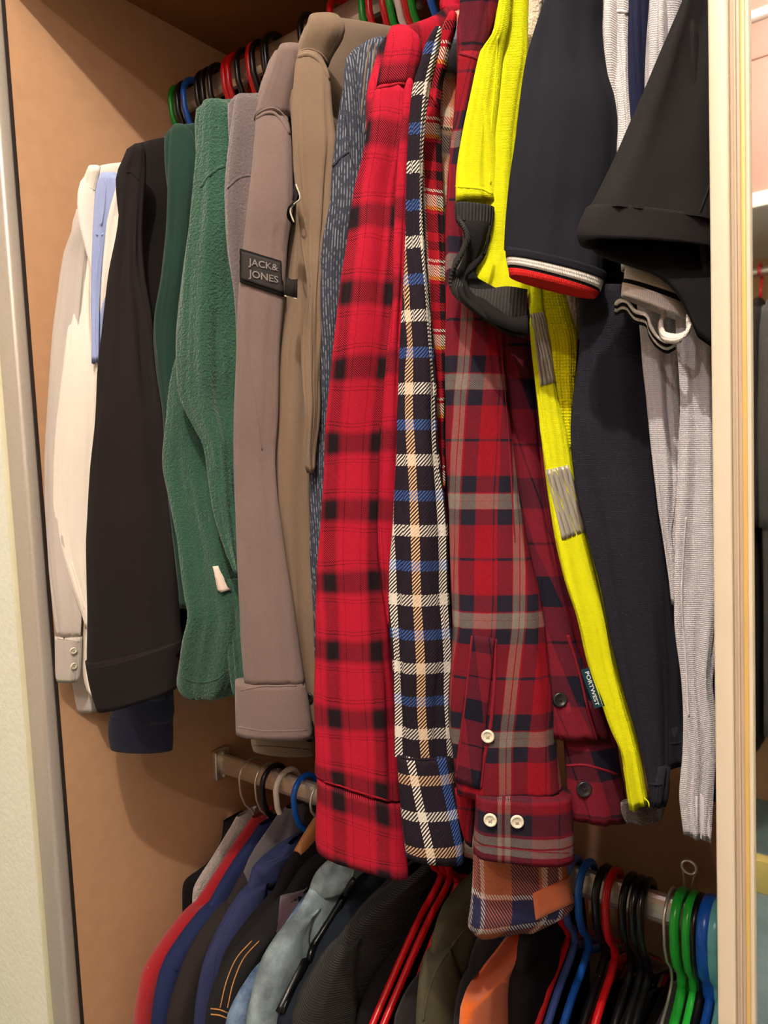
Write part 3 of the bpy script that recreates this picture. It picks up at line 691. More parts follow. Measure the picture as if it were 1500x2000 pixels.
seam('shoulder_seam', [(500, 232), (515, 222), (533, 220), (550, 234), (566, 262)], [s, yk], f_taupe, r, .0022)
seam('shoulder_seam', [(503, 222), (518, 213), (536, 211), (554, 224), (570, 250)], [yk, s], f_taupe, r, .0012)
seam('sleeve_seam', [(468, 590), (490, 720), (505, 830), (512, 880)], [s], f_taupe, r, .0010)
Q = [(472, 486), (549, 510), (553, 580), (471, 552)]
pe = patch('badge', Q, [s], f_labeld, r, (14, 10), .0020, 'dark woven badge with raised grey letters')
Q2 = [(476, 492), (548, 514), (551, 572), (475, 546)]
pf = patch('badge_face', Q2, [s], f_label, pe, (14, 10), .0028)
lettering('letters', [('JACK&', 0, 1, 0, 1)], [(487, 505), (545, 518), (545, 535), (487, 523)], [s], f_lett, pe, .0038, bold=.014)
lettering('letters', [('JONES', 0, 1, 0, 1)], [(487, 527), (545, 541), (545, 558), (487, 546)], [s], f_lett, pe, .0038, bold=.014)
# 11 khaki brown jacket
r, t = upper('jacket', 'khaki brown jacket with black strap loops, tallest shoulder beside the badge jacket', 'jacket', [(580, 112), (593, 83), (607, 43), (620, 28), (680, 33), (767, 52)], .488, f_khaki, zh=-.285, th=.013, hg=('blue', 'blue hanger by the red collar, holding the khaki brown jacket'), hx=-0.432)
s = tube('sleeve', [(102, 584, 622), (125, 577, 634), (150, 575, 642), (217, 571, 646), (283, 571, 652), (333, 572, 648), (417, 580, 640), (483, 586, 632), (567, 597, 622), (650, 586, 622), (740, 588, 620), (800, 594, 620), (880, 594, 614), (915, 597, 612), (924, 602, 610)], .484, f_khaki, r, fold=.003, seed=33, tmax=.03)
s2 = tube('lower_sleeve', [(400, 572, 620), (480, 568, 622), (583, 560, 622), (700, 552, 620), (850, 542, 618), (1000, 542, 616), (1100, 552, 616), (1200, 560, 620), (1320, 560, 622), (1420, 552, 624)], .504, f_khaki, r, fold=.0026, seed=35)
yk = tube('shoulder_yoke', [(34, 606, 660), (50, 601, 672), (75, 593, 668), (95, 585, 656), (112, 580, 646), (128, 577, 640)], .489, f_khaki, r, fold=.0008, seed=36, grow=.0012, hem=.004)
hm = tube('hem', [(488, 1430, 612, 1428), (488, 1448, 612, 1448), (492, 1464, 612, 1472)], .515, f_khaki, r, fold=.0012, seed=37, m=8)
seam('shoulder_seam', [(581, 112), (600, 106), (622, 116), (634, 134), (644, 156)], [s, yk], f_khaki, r, .0026)
seam('shoulder_seam', [(584, 100), (604, 95), (628, 106), (642, 124)], [yk, s], f_khaki, r, .0012)
seam('sleeve_seam', [(582, 200), (584, 320), (596, 450), (606, 560)], [s], f_khaki, r, .0012)
seam('hem_stitch', [(492, 1456), (540, 1458), (606, 1464)], [hm], m_thrd, r, .0006)
for y in (1362, 1412, 1440): button(604, y, [s2, hm], .0048, m_btnd, m_thrd, r)
ribbon('strap_loop', [(576, 358), (584, 384), (572, 396), (566, 410), (572, 432)], [(572, 392), (578, 396), (565, 404), (562, 424), (574, 440)], [.462, .460, .462, .468, .474], m_strap, r, 20, .0008, label='black strap loop with pale edge')
ribbon('strap_loop', [(562, 542), (570, 546), (581, 545)], [(556, 576), (566, 578), (580, 582)], [.462, .458, .462], m_strap, r, 14, .0008, label='black strap loop with pale edge')
for P in ([(578, 360), (586, 388), (574, 399), (567, 412), (574, 434)], [(556, 578), (566, 580), (580, 584)]):
    v2, f2 = sweep([onY(x, y, .459) for x, y in cr(P, 16)], .0007, 6); mk('strap_edge', v2, f2, m_strape, r)
# 12 slub denim jacket
r, t = upper('jacket', 'dark blue denim jacket with pale slub streaks beside the red plaid shirt', 'jacket', [(694, 112), (717, 83), (753, 67)], .500, f_slub, zh=-.20, th=.013, hg=('black', 'black plastic hanger holding the slub denim jacket'))
s = tube('sleeve', [(84, 712, 760), (100, 700, 762), (125, 688, 766), (160, 674, 766), (233, 660, 752), (317, 650, 740), (400, 643, 728), (467, 630, 716), (567, 620, 700), (667, 617, 690), (740, 618, 680), (845, 611, 668), (915, 606, 660), (985, 605, 656), (1055, 606, 652), (1125, 609, 650), (1212, 612, 652), (1300, 616, 656), (1420, 622, 660), (1520, 630, 664)], .500, f_slub, r, fold=.0026, seed=39, tmax=.028)
seam('armhole_seam', [(650, 326), (664, 308), (690, 292), (712, 284)], [s], f_slub, r, .0020)
seam('shoulder_stitch', [(722, 88), (714, 140), (708, 200), (700, 262)], [s], K_ and f_khaki, r, .0009)
seam('shoulder_stitch', [(734, 84), (726, 140), (720, 200), (712, 262)], [s], f_khaki, r, .0009)
# 13 red plaid shirt
r, t = upper('shirt', 'bright red and black plaid flannel shirt, the widest sleeve in the middle', 'shirt', [(738, 167), (752, 105), (757, 83), (767, 60), (800, 43), (850, 27), (893, 3)], .486, p_red, zh=-.20, th=.013, hg=('black', 'black plastic hanger holding the red plaid flannel shirt'))
s = tube('sleeve', [(172, 737, 792), (200, 725, 800), (240, 718, 802), (300, 709, 796), (383, 690, 785), (467, 680, 782), (550, 667, 778), (635, 657, 772), (722, 645, 766), (827, 634, 757), (915, 629, 752), (985, 626, 752), (1090, 622, 752), (1195, 618, 760), (1300, 617, 767), (1367, 618, 772), (1433, 622, 778), (622, 1512, 784, 1560)], .478, p_red, r, fold=.0030, seed=43, tmax=.026, p=2.8, hem=0)
s2 = tube('sleeve_fold', [(160, 790, 808), (200, 786, 811), (260, 780, 806), (367, 772, 802), (467, 768, 798), (583, 764, 793), (722, 750, 790), (845, 742, 785), (950, 738, 781), (1037, 736, 781), (1118, 742, 780), (1177, 750, 771), (1223, 758, 764)], .487, p_red, r, fold=.0018, seed=45, hem=.01, label='back fold of the red sleeve')
yk = tube('shoulder_yoke', [(58, 764, 800), (75, 757, 818), (100, 752, 822), (133, 744, 816), (165, 738, 812), (178, 736, 806)], .482, p_red, r, fold=.0008, seed=46, grow=.001, hem=.004)
c = cuffring(r, [(622, 1518, 783, 1566), (622, 1560, 787, 1604), (620, 1600, 790, 1650), (619, 1634, 793, 1684), (620, 1654, 794, 1704)], .478, p_redc, 47, grow=.0016, m=18, p=2.8)
seam('shoulder_seam', [(736, 172), (760, 167), (785, 163), (800, 170), (808, 182)], [s, yk], f_rdark, r, .0016)
seam('cuff_seam', [(625, 1524), (667, 1536), (717, 1552), (782, 1570)], [c, s], f_rdark, r, .0012)
cl = tube('collar', [(-10, 862, 900), (8, 858, 902), (24, 862, 896)], .600, p_red, r, fold=.0005, seed=48, hem=.004)
# 14 navy white blue check shirt
r, t = upper('shirt', 'navy shirt with white, blue and tan window check, right of the red plaid shirt', 'shirt', [(829, 150), (839, 83), (860, 57)], .490, p_check, zh=-.20, th=.010, hg=('black', 'black plastic hanger holding the navy check shirt'), X=-0.345, tilt=0)
s = tube('sleeve', [(60, 848, 862), (85, 832, 860), (130, 818, 850), (160, 808, 842), (217, 800, 832), (300, 796, 824), (433, 794, 826), (533, 792, 834), (600, 790, 840), (722, 786, 849), (845, 782, 856), (950, 778, 866), (1037, 776, 872), (1160, 766, 879), (1230, 765, 884), (1300, 769, 883), (1367, 773, 875), (1430, 777, 874), (1476, 779, 878)], .482, p_check, r, fold=.0030, seed=51, tmax=.02, hem=0)
c = cuffring(r, [(1472, 779, 879), (1533, 783, 888), (1600, 789, 898), (1650, 795, 904), (797, 1668, 903, 1682)], .482, p_checkc, 52, grow=.0018, m=18)
seam('cuff_seam', [(782, 1480), (830, 1484), (876, 1478)], [c, s], p_check, r, .0012)
# 15 tartan
r, t = upper('shirt', 'narrow red, black and yellow tartan shirt behind the navy check shirt', 'shirt', [(848, 140), (862, 90), (885, 28)], .512, p_tartan, zh=-.20, th=.010, hg=('black', 'black plastic hanger holding the tartan shirt'), X=-0.337, tilt=0)
s = tube('sleeve', [(30, 876, 892), (60, 862, 890), (93, 846, 880), (130, 836, 872), (170, 824, 862), (217, 818, 858), (333, 818, 862), (400, 820, 864), (533, 826, 870), (633, 832, 872), (720, 838, 872), (800, 842, 872), (880, 846, 872), (960, 850, 872)], .512, p_tartan, r, fold=.0024, seed=55, tmax=.014)
seam('shoulder_seam', [(822, 196), (832, 184), (846, 190), (856, 210)], [s], p_tartan, r, .0018)
# 16 cream orange blue plaid with denim yoke
r, t = upper('shirt', 'cream, orange and faded blue plaid shirt whose woven cuff hangs below the others', 'shirt', [(868, 100), (876, 62), (893, 20)], .540, p_bleach, zh=-.18, th=.009, hg=('black', 'black plastic hanger holding the cream and orange plaid shirt'), X=-0.326, tilt=0)
s = tube('sleeve', [(60, 872, 896), (100, 866, 896), (150, 856, 896), (267, 850, 892), (367, 856, 884), (467, 860, 880), (600, 864, 884), (800, 866, 890)], .535, p_bleach, r, fold=.002, seed=57, tmax=.012)
f_wash0 = fabric('faded_denim_yoke', K_(66, 86, 122), 'wash', .1, 0, .4, col2=K_(170, 178, 190))
yk = tube('shoulder_yoke', [(50, 868, 898), (90, 862, 898), (130, 858, 895), (148, 857, 893)], .530, f_wash0, r, fold=.0006, seed=58, hem=.004, label='faded denim shoulder yoke')
s2 = tube('lower_sleeve', [(1440, 925, 1090), (1560, 930, 1100), (1640, 925, 1112), (1672, 924, 1114), (922, 1720, 1120, 1726), (918, 1770, 1126, 1752), (914, 1800, 1122, 1768), (930, 1824, 1060, 1806)], .515, p_orange, r, fold=.0028, seed=59, tmax=.022, label='navy and orange woven lower sleeve')
patch('cuff_inside', [(1040, 1745), (1112, 1712), (1118, 1762), (1046, 1796)], [s2], fabric('orange_brushed_cotton', K_(206, 112, 70), 'plain', .06, .2, .3), r, (8, 6), .0014, 'plain orange cuff facing')
# 17 maroon plaid shirt with ivory buttons
r, t = upper('shirt', 'maroon, navy and grey plaid shirt with ivory buttons on its cuff', 'shirt', [(896, 100), (900, 19), (931, -6)], .496, p_maroon, zh=-.16, th=.011, hg=('black', 'black plastic hanger holding the ivory-buttoned plaid shirt'), X=-0.285, tilt=0)
s = tube('sleeve', [(108, 896, 940), (160, 893, 930), (233, 888, 916), (300, 880, 906), (433, 872, 930), (533, 870, 960), (647, 870, 980), (717, 869, 988), (833, 867, 1001), (927, 868, 1014), (973, 870, 1020), (1090, 876, 1043), (1207, 882, 1066), (1290, 878, 1074), (1367, 874, 1084), (1433, 875, 1088), (1500, 884, 1096), (1545, 890, 1102)], .490, p_maroon, r, fold=.0030, seed=61, tmax=.026, p=2.8)
yk = tube('shoulder_yoke', [(-40, 906, 985), (0, 900, 976), (40, 898, 962), (90, 896, 948), (118, 896, 938), (150, 896, 930)], .498, p_maroon2, r, fold=.0008, seed=62, grow=.001, hem=.004)
c = cuffring(r, [(931, 1545, 1112, 1550), (928, 1590, 1114, 1596), (926, 1630, 1116, 1640), (925, 1658, 1116, 1674)], (.487), p_maroonc, 63, grow=.0012, m=16, p=2.8)
cb = tube('cuff', [(888, 1540, 934, 1546), (896, 1600, 926, 1606), (908, 1640, 922, 1650)], .492, p_maroon, r, fold=.0006, seed=64, m=8)
pk = patch('placket', [(922, 1240), (966, 1247), (936, 1540), (888, 1524)], [s], p_maroon2, r, (8, 24), .0018, wm=(.03, .17), label='open sleeve placket')
seam('placket_edge', [(967, 1248), (966, 1330), (958, 1420), (946, 1480), (938, 1540)], [s], f_mred, r, .0022)
seam('placket_edge', [(922, 1242), (912, 1340), (900, 1440), (890, 1520)], [pk, s], f_mred, r, .0012)
button(953, 1437, [pk, s], .0050, m_btnw, m_thr, r)
for x, y in ((958, 1600), (1010, 1603)): button(x, y, c, .0050, m_btnw, m_thr, r)
seam('cuff_stitch', [(934, 1556), (1000, 1562), (1060, 1564), (1112, 1560)], [c], m_thrd, r, .0006)
seam('cuff_stitch', [(928, 1650), (1000, 1658), (1060, 1664), (1112, 1666)], [c], f_mred, r, .0006)
seam('sleeve_seam', [(976, 640), (986, 760), (994, 860), (1000, 960), (1006, 1060)], [s], f_mred, r, .0009)
seam('shoulder_seam', [(897, 104), (912, 108), (926, 112), (938, 120)], [yk, s], f_mred, r, .0018)
# 18 lined maroon overshirt behind
r, t = upper('shirt', 'darker maroon plaid overshirt with dark buttons and a fur-lined hem, behind the yellow polo shirt', 'shirt', [(960, 60), (972, 10), (990, -20)], .535, p_maroon2, zh=-.17, th=.010, hg=('black', 'black plastic hanger holding the fur-lined overshirt'), X=-0.262, tilt=0)
s = tube('sleeve', [(560, 960, 1050), (640, 980, 1042), (717, 982, 1050), (800, 990, 1060), (903, 1002, 1070), (1020, 1018, 1086), (1113, 1034, 1106), (1207, 1050, 1132), (1300, 1066, 1150), (1390, 1076, 1176), (1440, 1086, 1190)], .522, p_maroon2, r, fold=.0030, seed=67, tmax=.016)
s2 = tube('front_panel', [(1280, 1080, 1190), (1380, 1090, 1200), (1440, 1100, 1206), (1500, 1104, 1214), (1560, 1108, 1226), (1110, 1592, 1230, 1602)], .535, p_maroon2, r, fold=.0026, seed=69, tmax=.012)
c = tube('hem', [(1212, 1568, 1298, 1560), (1216, 1588, 1298, 1580), (1224, 1604, 1292, 1602)], .545, m_fur, r, fold=.0016, seed=70, m=8, label='dark fur-lined hem')
button(1093, 1366, [s, s2], .0056, m_btnd, m_thrd, r); button(1140, 1540, [s2, s], .0062, m_btnd, m_thrd, r)
seam('panel_seam', [(1106, 1496), (1140, 1494), (1180, 1504), (1206, 1512)], [s2], f_mred, r, .0016)
seam('panel_edge', [(1110, 1240), (1128, 1300), (1150, 1390), (1168, 1450)], [s], f_mred, r, .0020)
# 19 hi-vis yellow polo
r, t = upper('polo_shirt', 'fluorescent yellow work polo shirt with grey reflective blocks and black cuff', 'polo shirt', [(936, 112), (961, 61), (974, 10), (990, -20)], .500, f_hv, zh=0.16, th=.010, hg=('black', 'black plastic hanger holding the yellow polo shirt'), X=-0.255, tilt=0)
fp = tube('front_panel', [(-30, 984, 1034), (60, 976, 1032), (121, 970, 1031), (168, 962, 1024), (261, 955, 1010), (355, 950, 1004), (440, 946, 1004), (500, 930, 1012), (548, 906, 1036), (566, 925, 1034), (580, 985, 1030)], .492, f_hv, r, fold=.0008, seed=71, tmax=.014)
s = tube('sleeve', [(-30, 980, 1000), (33, 969, 996), (70, 962, 990), (95, 942, 985), (112, 936, 981), (187, 919, 974), (261, 903, 966), (336, 891, 963), (395, 889, 966)], .478, f_hv, r, fold=.0012, seed=73, tmax=.022)
seam('cuff_seam', [(890, 364), (915, 366), (945, 370), (962, 380)], [s], f_hv, r, .0014)
seam('sleeve_seam', [(973, 70), (964, 200), (956, 300), (958, 360)], [s, fp], f_hv, r, .0010)
cf = tube('cuff', [(891, 398, 963, 406), (892, 410, 962, 420), (893, 422, 960, 436), (895, 434, 956, 454)], .474, f_rib, r, fold=.0004, seed=74, m=10, grow=.001, tmax=.018, label='charcoal ribbed cuff')
ribbon('cuff', [(894, 420), (904, 440), (908, 464), (900, 490), (888, 512), (890, 536), (912, 560), (946, 566), (990, 560), (1030, 566)], [(897, 440), (918, 462), (912, 482), (898, 508), (880, 544), (884, 574), (916, 602), (952, 628), (990, 650), (1026, 660)], [.462, .458, .455, .455, .458, .460, .462, .464, .468, .474], f_rib, r, 70, .0012, label='charcoal cuff edge hanging open')
ribbon('cuff', [(958, 440), (954, 470), (940, 500), (918, 520), (908, 540), (920, 568), (960, 600), (1000, 620), (1030, 616)], [(952, 470), (944, 500), (926, 524), (908, 544), (912, 580), (930, 610), (968, 634), (1006, 648), (1033, 652)], [.464, .462, .460, .459, .458, .459, .460, .460, .462], f_blackin, r, 60, .0012, label='black inside of the cuff')
patch('cuff_facing', [(922, 440), (944, 436), (926, 500), (912, 500)], [fp, s], f_hv, r, (4, 8), .012, 'yellow facing inside the cuff')
tube('cuff_inside', [(436, 902, 956), (480, 908, 946), (510, 902, 934), (540, 890, 930), (570, 890, 985), (600, 912, 1030), (640, 968, 1031), (656, 1000, 1026)], .470, f_blackin, r, fold=.001, seed=78, tmax=.006, m=16, label='black sheet for the shaded inside of the open cuff')  # added dark sheet, stands in for the shaded cuff interior
b = tube('side_panel', [(540, 1034, 1058), (600, 1034, 1064), (647, 1036, 1072), (693, 1040, 1080), (763, 1047, 1092), (857, 1057, 1113), (950, 1068, 1127), (1053, 1085, 1150), (1137, 1103, 1172), (1207, 1126, 1187), (1300, 1147, 1204), (1365, 1170, 1220), (1425, 1191, 1238), (1470, 1212, 1248), (1491, 1216, 1252), (1540, 1224, 1260), (1231, 1580, 1265, 1566)], .508, f_hv, r, fold=.0020, seed=75, tmax=.014)
f_ln = f_hv
def tapeblock(rows, nm=6):
    """slanting heat-applied strips between two rows"""
    (ax, ay, bx, by), (cx, cy, dx, dy) = rows
    for i in range(nm):
        u0 = (i + .06) / nm; u1 = (i + .90) / nm; sl = .30
        for k in (0,):
            def at(u, v):
                uu = u + sl * (v - .5)
                return uu, v
            qs = [at(u0, 0), at(u1, 0), at(u1, 1), at(u0, 1)]
            # keep inside the panel
            P = []
            for uu, v in qs:
                uu = min(max(uu, .0), 1.0); x = (ax * (1 - uu) + bx * uu) * (1 - v) + (cx * (1 - uu) + dx * uu) * v; y = (ay * (1 - uu) + by * uu) * (1 - v) + (cy * (1 - uu) + dy * uu) * v; P.append((x, y))
            if abs(P[1][0] - P[0][0]) + abs(P[2][0] - P[3][0]) < 4: continue
            patch('reflective_strip', P, [b], f_refl, b, (3, 14), .0010, 'grey reflective strip' if i == 0 else None)
tapeblock([(1038, 614, 1066, 608), (1048, 756, 1094, 744)])
tapeblock([(1067, 918, 1119, 906), (1089, 1058, 1146, 1036)])
wf = tube('back_panel', [(560, 1050, 1100), (620, 1058, 1118), (670, 1070, 1128), (740, 1080, 1123), (786, 1090, 1121), (852, 1100, 1118), (880, 1106, 1116)], .520, f_hvw, r, fold=.0014, seed=77, tmax=.010, label='waffle-knit yellow back')
seam('hem_seam', [(1098, 726), (1110, 730), (1122, 736)], [wf, b], f_hvw, r, .0014); seam('hem_seam', [(1096, 782), (1110, 782), (1121, 784)], [wf, b], f_hvw, r, .0014)
tg = flat_tag('brand_tag', [(1134, 1308), (1158, 1301), (1184, 1378), (1161, 1384)], .5005, f_tagp, r, label='teal woven tag with pale letters')
lettering('letters', [('PORTWEST', .08, .95, .30, .80)], [(1153, 1303), (1176, 1379), (1162, 1384), (1137, 1308)], .4994, f_tagt, tg, 0.0, bold=.02)
for P in ([(1258, 1558), (1266, 1566), (1268, 1576)], [(1234, 1578), (1240, 1584)]):
    P = [onY(x, y, .505) for x, y in cr(P, 6)]; v2, f2 = sweep(P, .0005, 5); mk('loose_thread', v2, f2, f_hv, r)
# 20 beige pile behind
r, t = upper('jacket', 'beige pile jacket seen as slivers behind the yellow and navy polo shirts', 'jacket', [(1030, 60), (1040, -20), (1060, -60)], .530, f_beige, zh=0.1, th=.011, hg=('black', 'black plastic hanger holding the beige pile jacket'), tilt=0)
tube('sleeve', [(-40, 1030, 1062), (40, 1032, 1058), (100, 1028, 1050), (200, 1026, 1046), (400, 1050, 1100), (560, 1080, 1130), (620, 1094, 1134), (652, 1108, 1130)], .530, f_beige, r, fold=.002, seed=79, tmax=.010)
# 21 navy polo with red, white and navy cuff
r, t = upper('polo_shirt', 'navy polo shirt with a red, white and black striped cuff', 'polo shirt', [(1056, 61), (1074, 0), (1095, -70), (1110, -100)], .490, f_navys, zh=0.33, th=.010, hg=('black', 'black plastic hanger holding the striped-cuff navy polo shirt'), tilt=0)
s = tube('sleeve', [(-40, 1072, 1176), (0, 1064, 1177), (61, 1047, 1175), (135, 1031, 1186), (200, 1021, 1203), (260, 1014, 1209), (355, 1001, 1204), (420, 995, 1192), (991, 492, 1180, 538)], .468, f_navys, r, fold=.0028, seed=81, tmax=.026, hem=0)
def band(n_, a, bq, m_, g, lb): return tube(n_, [a, tuple((x + y) / 2 for x, y in zip(a, bq)), bq], .468, m_, r, fold=0, m=5, grow=g, hem=.006, tmax=.026, label=lb)
cf = band('cuff', (991, 490, 1181, 534), (992, 506, 1176, 550), f_navys, .0014, None)
band('cuff_stripe', (992, 505, 1176, 549), (994, 521, 1170, 567), f_stw, .0012, 'white knit stripe')
band('cuff_stripe', (994, 520, 1170, 566), (996, 528, 1167, 573), f_stb, .0008, 'thin black knit stripe')
band('cuff_stripe', (996, 527, 1167, 572), (998, 541, 1160, 581), f_str, .0012, 'red knit edge')
seam('cuff_seam', [(992, 484), (1040, 492), (1100, 508), (1176, 532)], [s], f_navys, r, .0014)
b = tube('body', [(560, 1128, 1250), (620, 1130, 1256), (684, 1128, 1257), (740, 1122, 1262), (787, 1118, 1267), (833, 1117, 1275), (903, 1122, 1284), (960, 1130, 1290), (1067, 1155, 1296), (1160, 1178, 1300), (1245, 1194, 1302), (1335, 1218, 1303), (1425, 1242, 1303), (1500, 1257, 1302), (1550, 1265, 1300), (1266, 1566, 1294, 1573)], .512, f_navy, r, fold=.0026, seed=83, tmax=.020)
b2 = tube('body', [(880, 1255, 1288), (1000, 1270, 1304), (1160, 1285, 1322), (1260, 1290, 1328), (1380, 1294, 1338), (1440, 1298, 1343), (1300, 1496, 1341, 1490)], .528, f_navys, r, fold=.0016, seed=84, tmax=.012, label='back hem of the navy polo')
seam('hem_seam', [(1304, 1452), (1320, 1452), (1340, 1446)], [b2], f_navys, r, .0014)
seam('hem_seam', [(1262, 1530), (1278, 1532), (1298, 1532)], [b], f_navy, r, .0014)
# 22 white mesh polo with striped folded cuff
r, t = upper('polo_shirt', 'white mesh polo shirt with a black-striped curling cuff', 'polo shirt', [(1184, 0), (1199, -80), (1224, -110)], .500, f_meshw, zh=0.33, th=.009, hg=('black', 'black plastic hanger holding the white mesh polo shirt'), tilt=0)
s = tube('sleeve', [(-40, 1180, 1226), (0, 1176, 1228), (20, 1174, 1229), (70, 1175, 1229), (126, 1188, 1229), (200, 1204, 1230), (290, 1207, 1240), (400, 1210, 1280), (530, 1216, 1330)], .496, f_meshw, r, fold=.0018, seed=87, tmax=.016)
seam('armhole_seam', [(1178, 44), (1192, 30), (1208, 22), (1226, 26)], [s], f_meshw, r, .0018)
w1 = tube('cuff', [(1221, 522, 1312, 540), (1219, 535, 1330, 566), (1218, 547, 1338, 586)], .478, f_stw, r, fold=0, m=6, hem=.004, tmax=.014, label='white knit cuff')
w2 = tube('cuff_stripe', [(1218, 546, 1337, 584), (1217, 555, 1342, 599)], .478, f_stb, r, fold=0, m=5, hem=.004, tmax=.014, grow=.0004, label='black knit stripe')
w3 = tube('cuff_stripe', [(1217, 554, 1342, 598), (1216, 566, 1345, 613), (1215, 579, 1345, 630)], .478, f_stw, r, fold=0, m=6, hem=.004, tmax=.014, grow=.0008, label='white knit edge')
ribbon('cuff_curl', [(1345, 614), (1346, 632), (1340, 648), (1322, 654), (1300, 648), (1294, 628), (1300, 608), (1290, 596)], [(1344, 634), (1343, 650), (1332, 664), (1316, 670), (1296, 664), (1288, 640), (1292, 616), (1284, 606)], [.466, .464, .462, .464, .468, .476, .482, .486], f_stw, r, 40, .0014, label='curled white cuff edge')
for k in range(4):
    o_ = 6.5 * k
    ribbon('cuff_fold', [(1204, 590 + o_), (1212, 584 + o_), (1226, 588 + o_), (1240, 604 + o_), (1262, 612 + o_), (1272, 634 + o_), (1284, 654 + o_), (1302, 664 + o_), (1318, 656 + o_)], [(1202, 596 + o_), (1214, 590 + o_), (1226, 594 + o_), (1240, 611 + o_), (1261, 619 + o_), (1270, 641 + o_), (1284, 661 + o_), (1302, 671 + o_), (1319, 663 + o_)], [.470 + .003 * k, .468 + .003 * k, .470 + .003 * k, .472 + .003 * k, .472 + .003 * k, .473 + .003 * k, .474 + .003 * k, .474 + .003 * k, .474 + .003 * k], f_stb if k % 2 else f_stw, r, 36, .0011, label=('black' if k % 2 else 'white') + ' folded cuff edge')
b = tube('body', [(560, 1240, 1330), (640, 1250, 1326), (720, 1258, 1324), (833, 1270, 1328), (880, 1276, 1331), (943, 1284, 1331), (1000, 1290, 1324), (1043, 1296, 1316), (1090, 1302, 1322), (1140, 1308, 1322), (1180, 1312, 1320)], .516, f_meshg, r, fold=.0030, seed=89, tmax=.014)
# 23, 24 slivers at the top
r, t = upper('polo_shirt', 'plain navy blue polo shirt, a strip between two pale shirts at the top', 'polo shirt', [(1240, 0), (1250, -80), (1264, -110)], .506, f_navyb, zh=0.33, th=.006, hg=('black', 'black plastic hanger holding the plain navy blue polo shirt'), tilt=0)
tube('sleeve', [(-40, 1230, 1270), (60, 1229, 1268), (180, 1228, 1262), (260, 1228, 1260), (400, 1240, 1270)], .503, f_navyb, r, fold=.0014, seed=91, tmax=.010)
tube('body', [(1180, 1320, 1345), (1300, 1328, 1350), (1440, 1334, 1350), (1540, 1338, 1350), (1596, 1342, 1350)], .520, f_blackin, r, fold=.001, seed=92, tmax=.006)
tube('hem', [(1200, 1390, 1412), (1300, 1384, 1412), (1450, 1392, 1412), (1560, 1392, 1412)], .515, f_navyb, r, fold=.001, seed=93, tmax=.008)
r, t = upper('polo_shirt', 'light grey knit polo shirt just left of the black polo shirt, long pale hem below', 'polo shirt', [(1289, 0), (1304, -90), (1324, -120)], .496, f_meshg, zh=0.33, th=.006, hg=('black', 'black plastic hanger holding the light grey polo shirt'), tilt=0)
tube('sleeve', [(-40, 1269, 1345), (0, 1268, 1340), (80, 1264, 1330), (159, 1262, 1320), (260, 1262, 1320)], .490, f_meshg, r, fold=.0014, seed=95, tmax=.014)
b = tube('body', [(600, 1318, 1412), (684, 1322, 1412), (787, 1330, 1412), (880, 1331, 1412), (950, 1329, 1412), (1020, 1325, 1412), (1160, 1325, 1410), (1230, 1324, 1402), (1335, 1336, 1389), (1404, 1341, 1398), (1480, 1342, 1396), (1545, 1337, 1392), (1600, 1342, 1388), (1344, 1626, 1386, 1638)], .498, f_meshg, r, fold=.0040, seed=97, tmax=.020)
seam('side_seam', [(1340, 1010), (1334, 1100), (1332, 1180), (1340, 1300), (1345, 1400)], [b], f_meshg, r, .0012)
# 25 black polo, nearest
r, t = upper('polo_shirt', 'black polo shirt with a wide open sleeve, nearest the mirror door', 'polo shirt', [(1349, 0), (1374, -100), (1399, -150)], .480, f_blackp, zh=0.33, th=.006, hg=('black', 'black plastic hanger holding the black polo shirt'), tilt=0)
s = tube('sleeve', [(-40, 1342, 1412), (0, 1331, 1410), (50, 1311, 1410), (103, 1290, 1410), (170, 1262, 1410), (243, 1229, 1410), (300, 1204, 1410), (336, 1187, 1410), (380, 1166, 1410), (1148, 414, 1410, 446)], .456, f_blackp, r, fold=.0030, seed=101, tmax=.028, hem=0, topcap=False)
c = tube('cuff', [(1150, 410, 1410, 440), (1146, 425, 1410, 452), (1139, 444, 1410, 470), (1135, 462, 1410, 486), (1140, 478, 1408, 494)], .456, f_blackp, r, fold=.0012, seed=102, m=10, grow=.0015, hem=.012, tmax=.030)
seam('sleeve_seam', [(1388, 356), (1376, 390), (1364, 420), (1352, 442)], [s], f_blackp, r, .0012)
lo = tube('sleeve', [(1150, 482, 1410, 490), (1172, 500, 1412, 510), (1222, 516, 1412, 540), (1280, 536, 1412, 580), (1320, 570, 1412, 620), (1344, 610, 1412, 660), (1366, 660, 1412, 690)], .470, f_blackin, r, fold=.0008, seed=103, tmax=.008, label='black underside of the sleeve, its shaded opening filled in')  # solid tube; the opening's darkness is put into its deeper black

# spare hanger hooks on the upper rail
for x_, y_, col, lab in ((337, 230, 'green', 'green plastic hanger at the left end of the upper rail'), (350, 225, 'black', 'black hanger second from the left end of the upper rail'), (362, 215, 'blue', 'blue plastic hanger near the left end of the upper rail'), (398, 190, 'black', 'black hanger right of the blue one at the left of the upper rail'), (412, 180, 'black', 'black hanger left of the paired red hooks on the upper rail'), (440, 172, 'red', 'red hanger, left hook of the paired red ones above the green fleece'), (466, 160, 'black', 'black hanger between the red hooks above the taupe plush sweatshirt'), (517, 128, 'black', 'black hanger left of the badge jacket shoulder on the upper rail'),
        (708, 30, 'green', 'green hanger, first of the cluster above the khaki jacket'), (748, 12, 'red', 'second red hanger of the cluster above the khaki jacket'), (760, 10, 'green', 'green hanger in the middle of the cluster above the khaki jacket'), (776, 8, 'white', 'off-white hanger in the cluster above the khaki jacket'), (789, 4, 'red', 'red hanger right of the off-white one above the khaki jacket')):
    X = onY(x_, y_, .69).x
    hanger(X, ZU, col, lab, span=.06, fall=.065, bar=False, drop=.085)

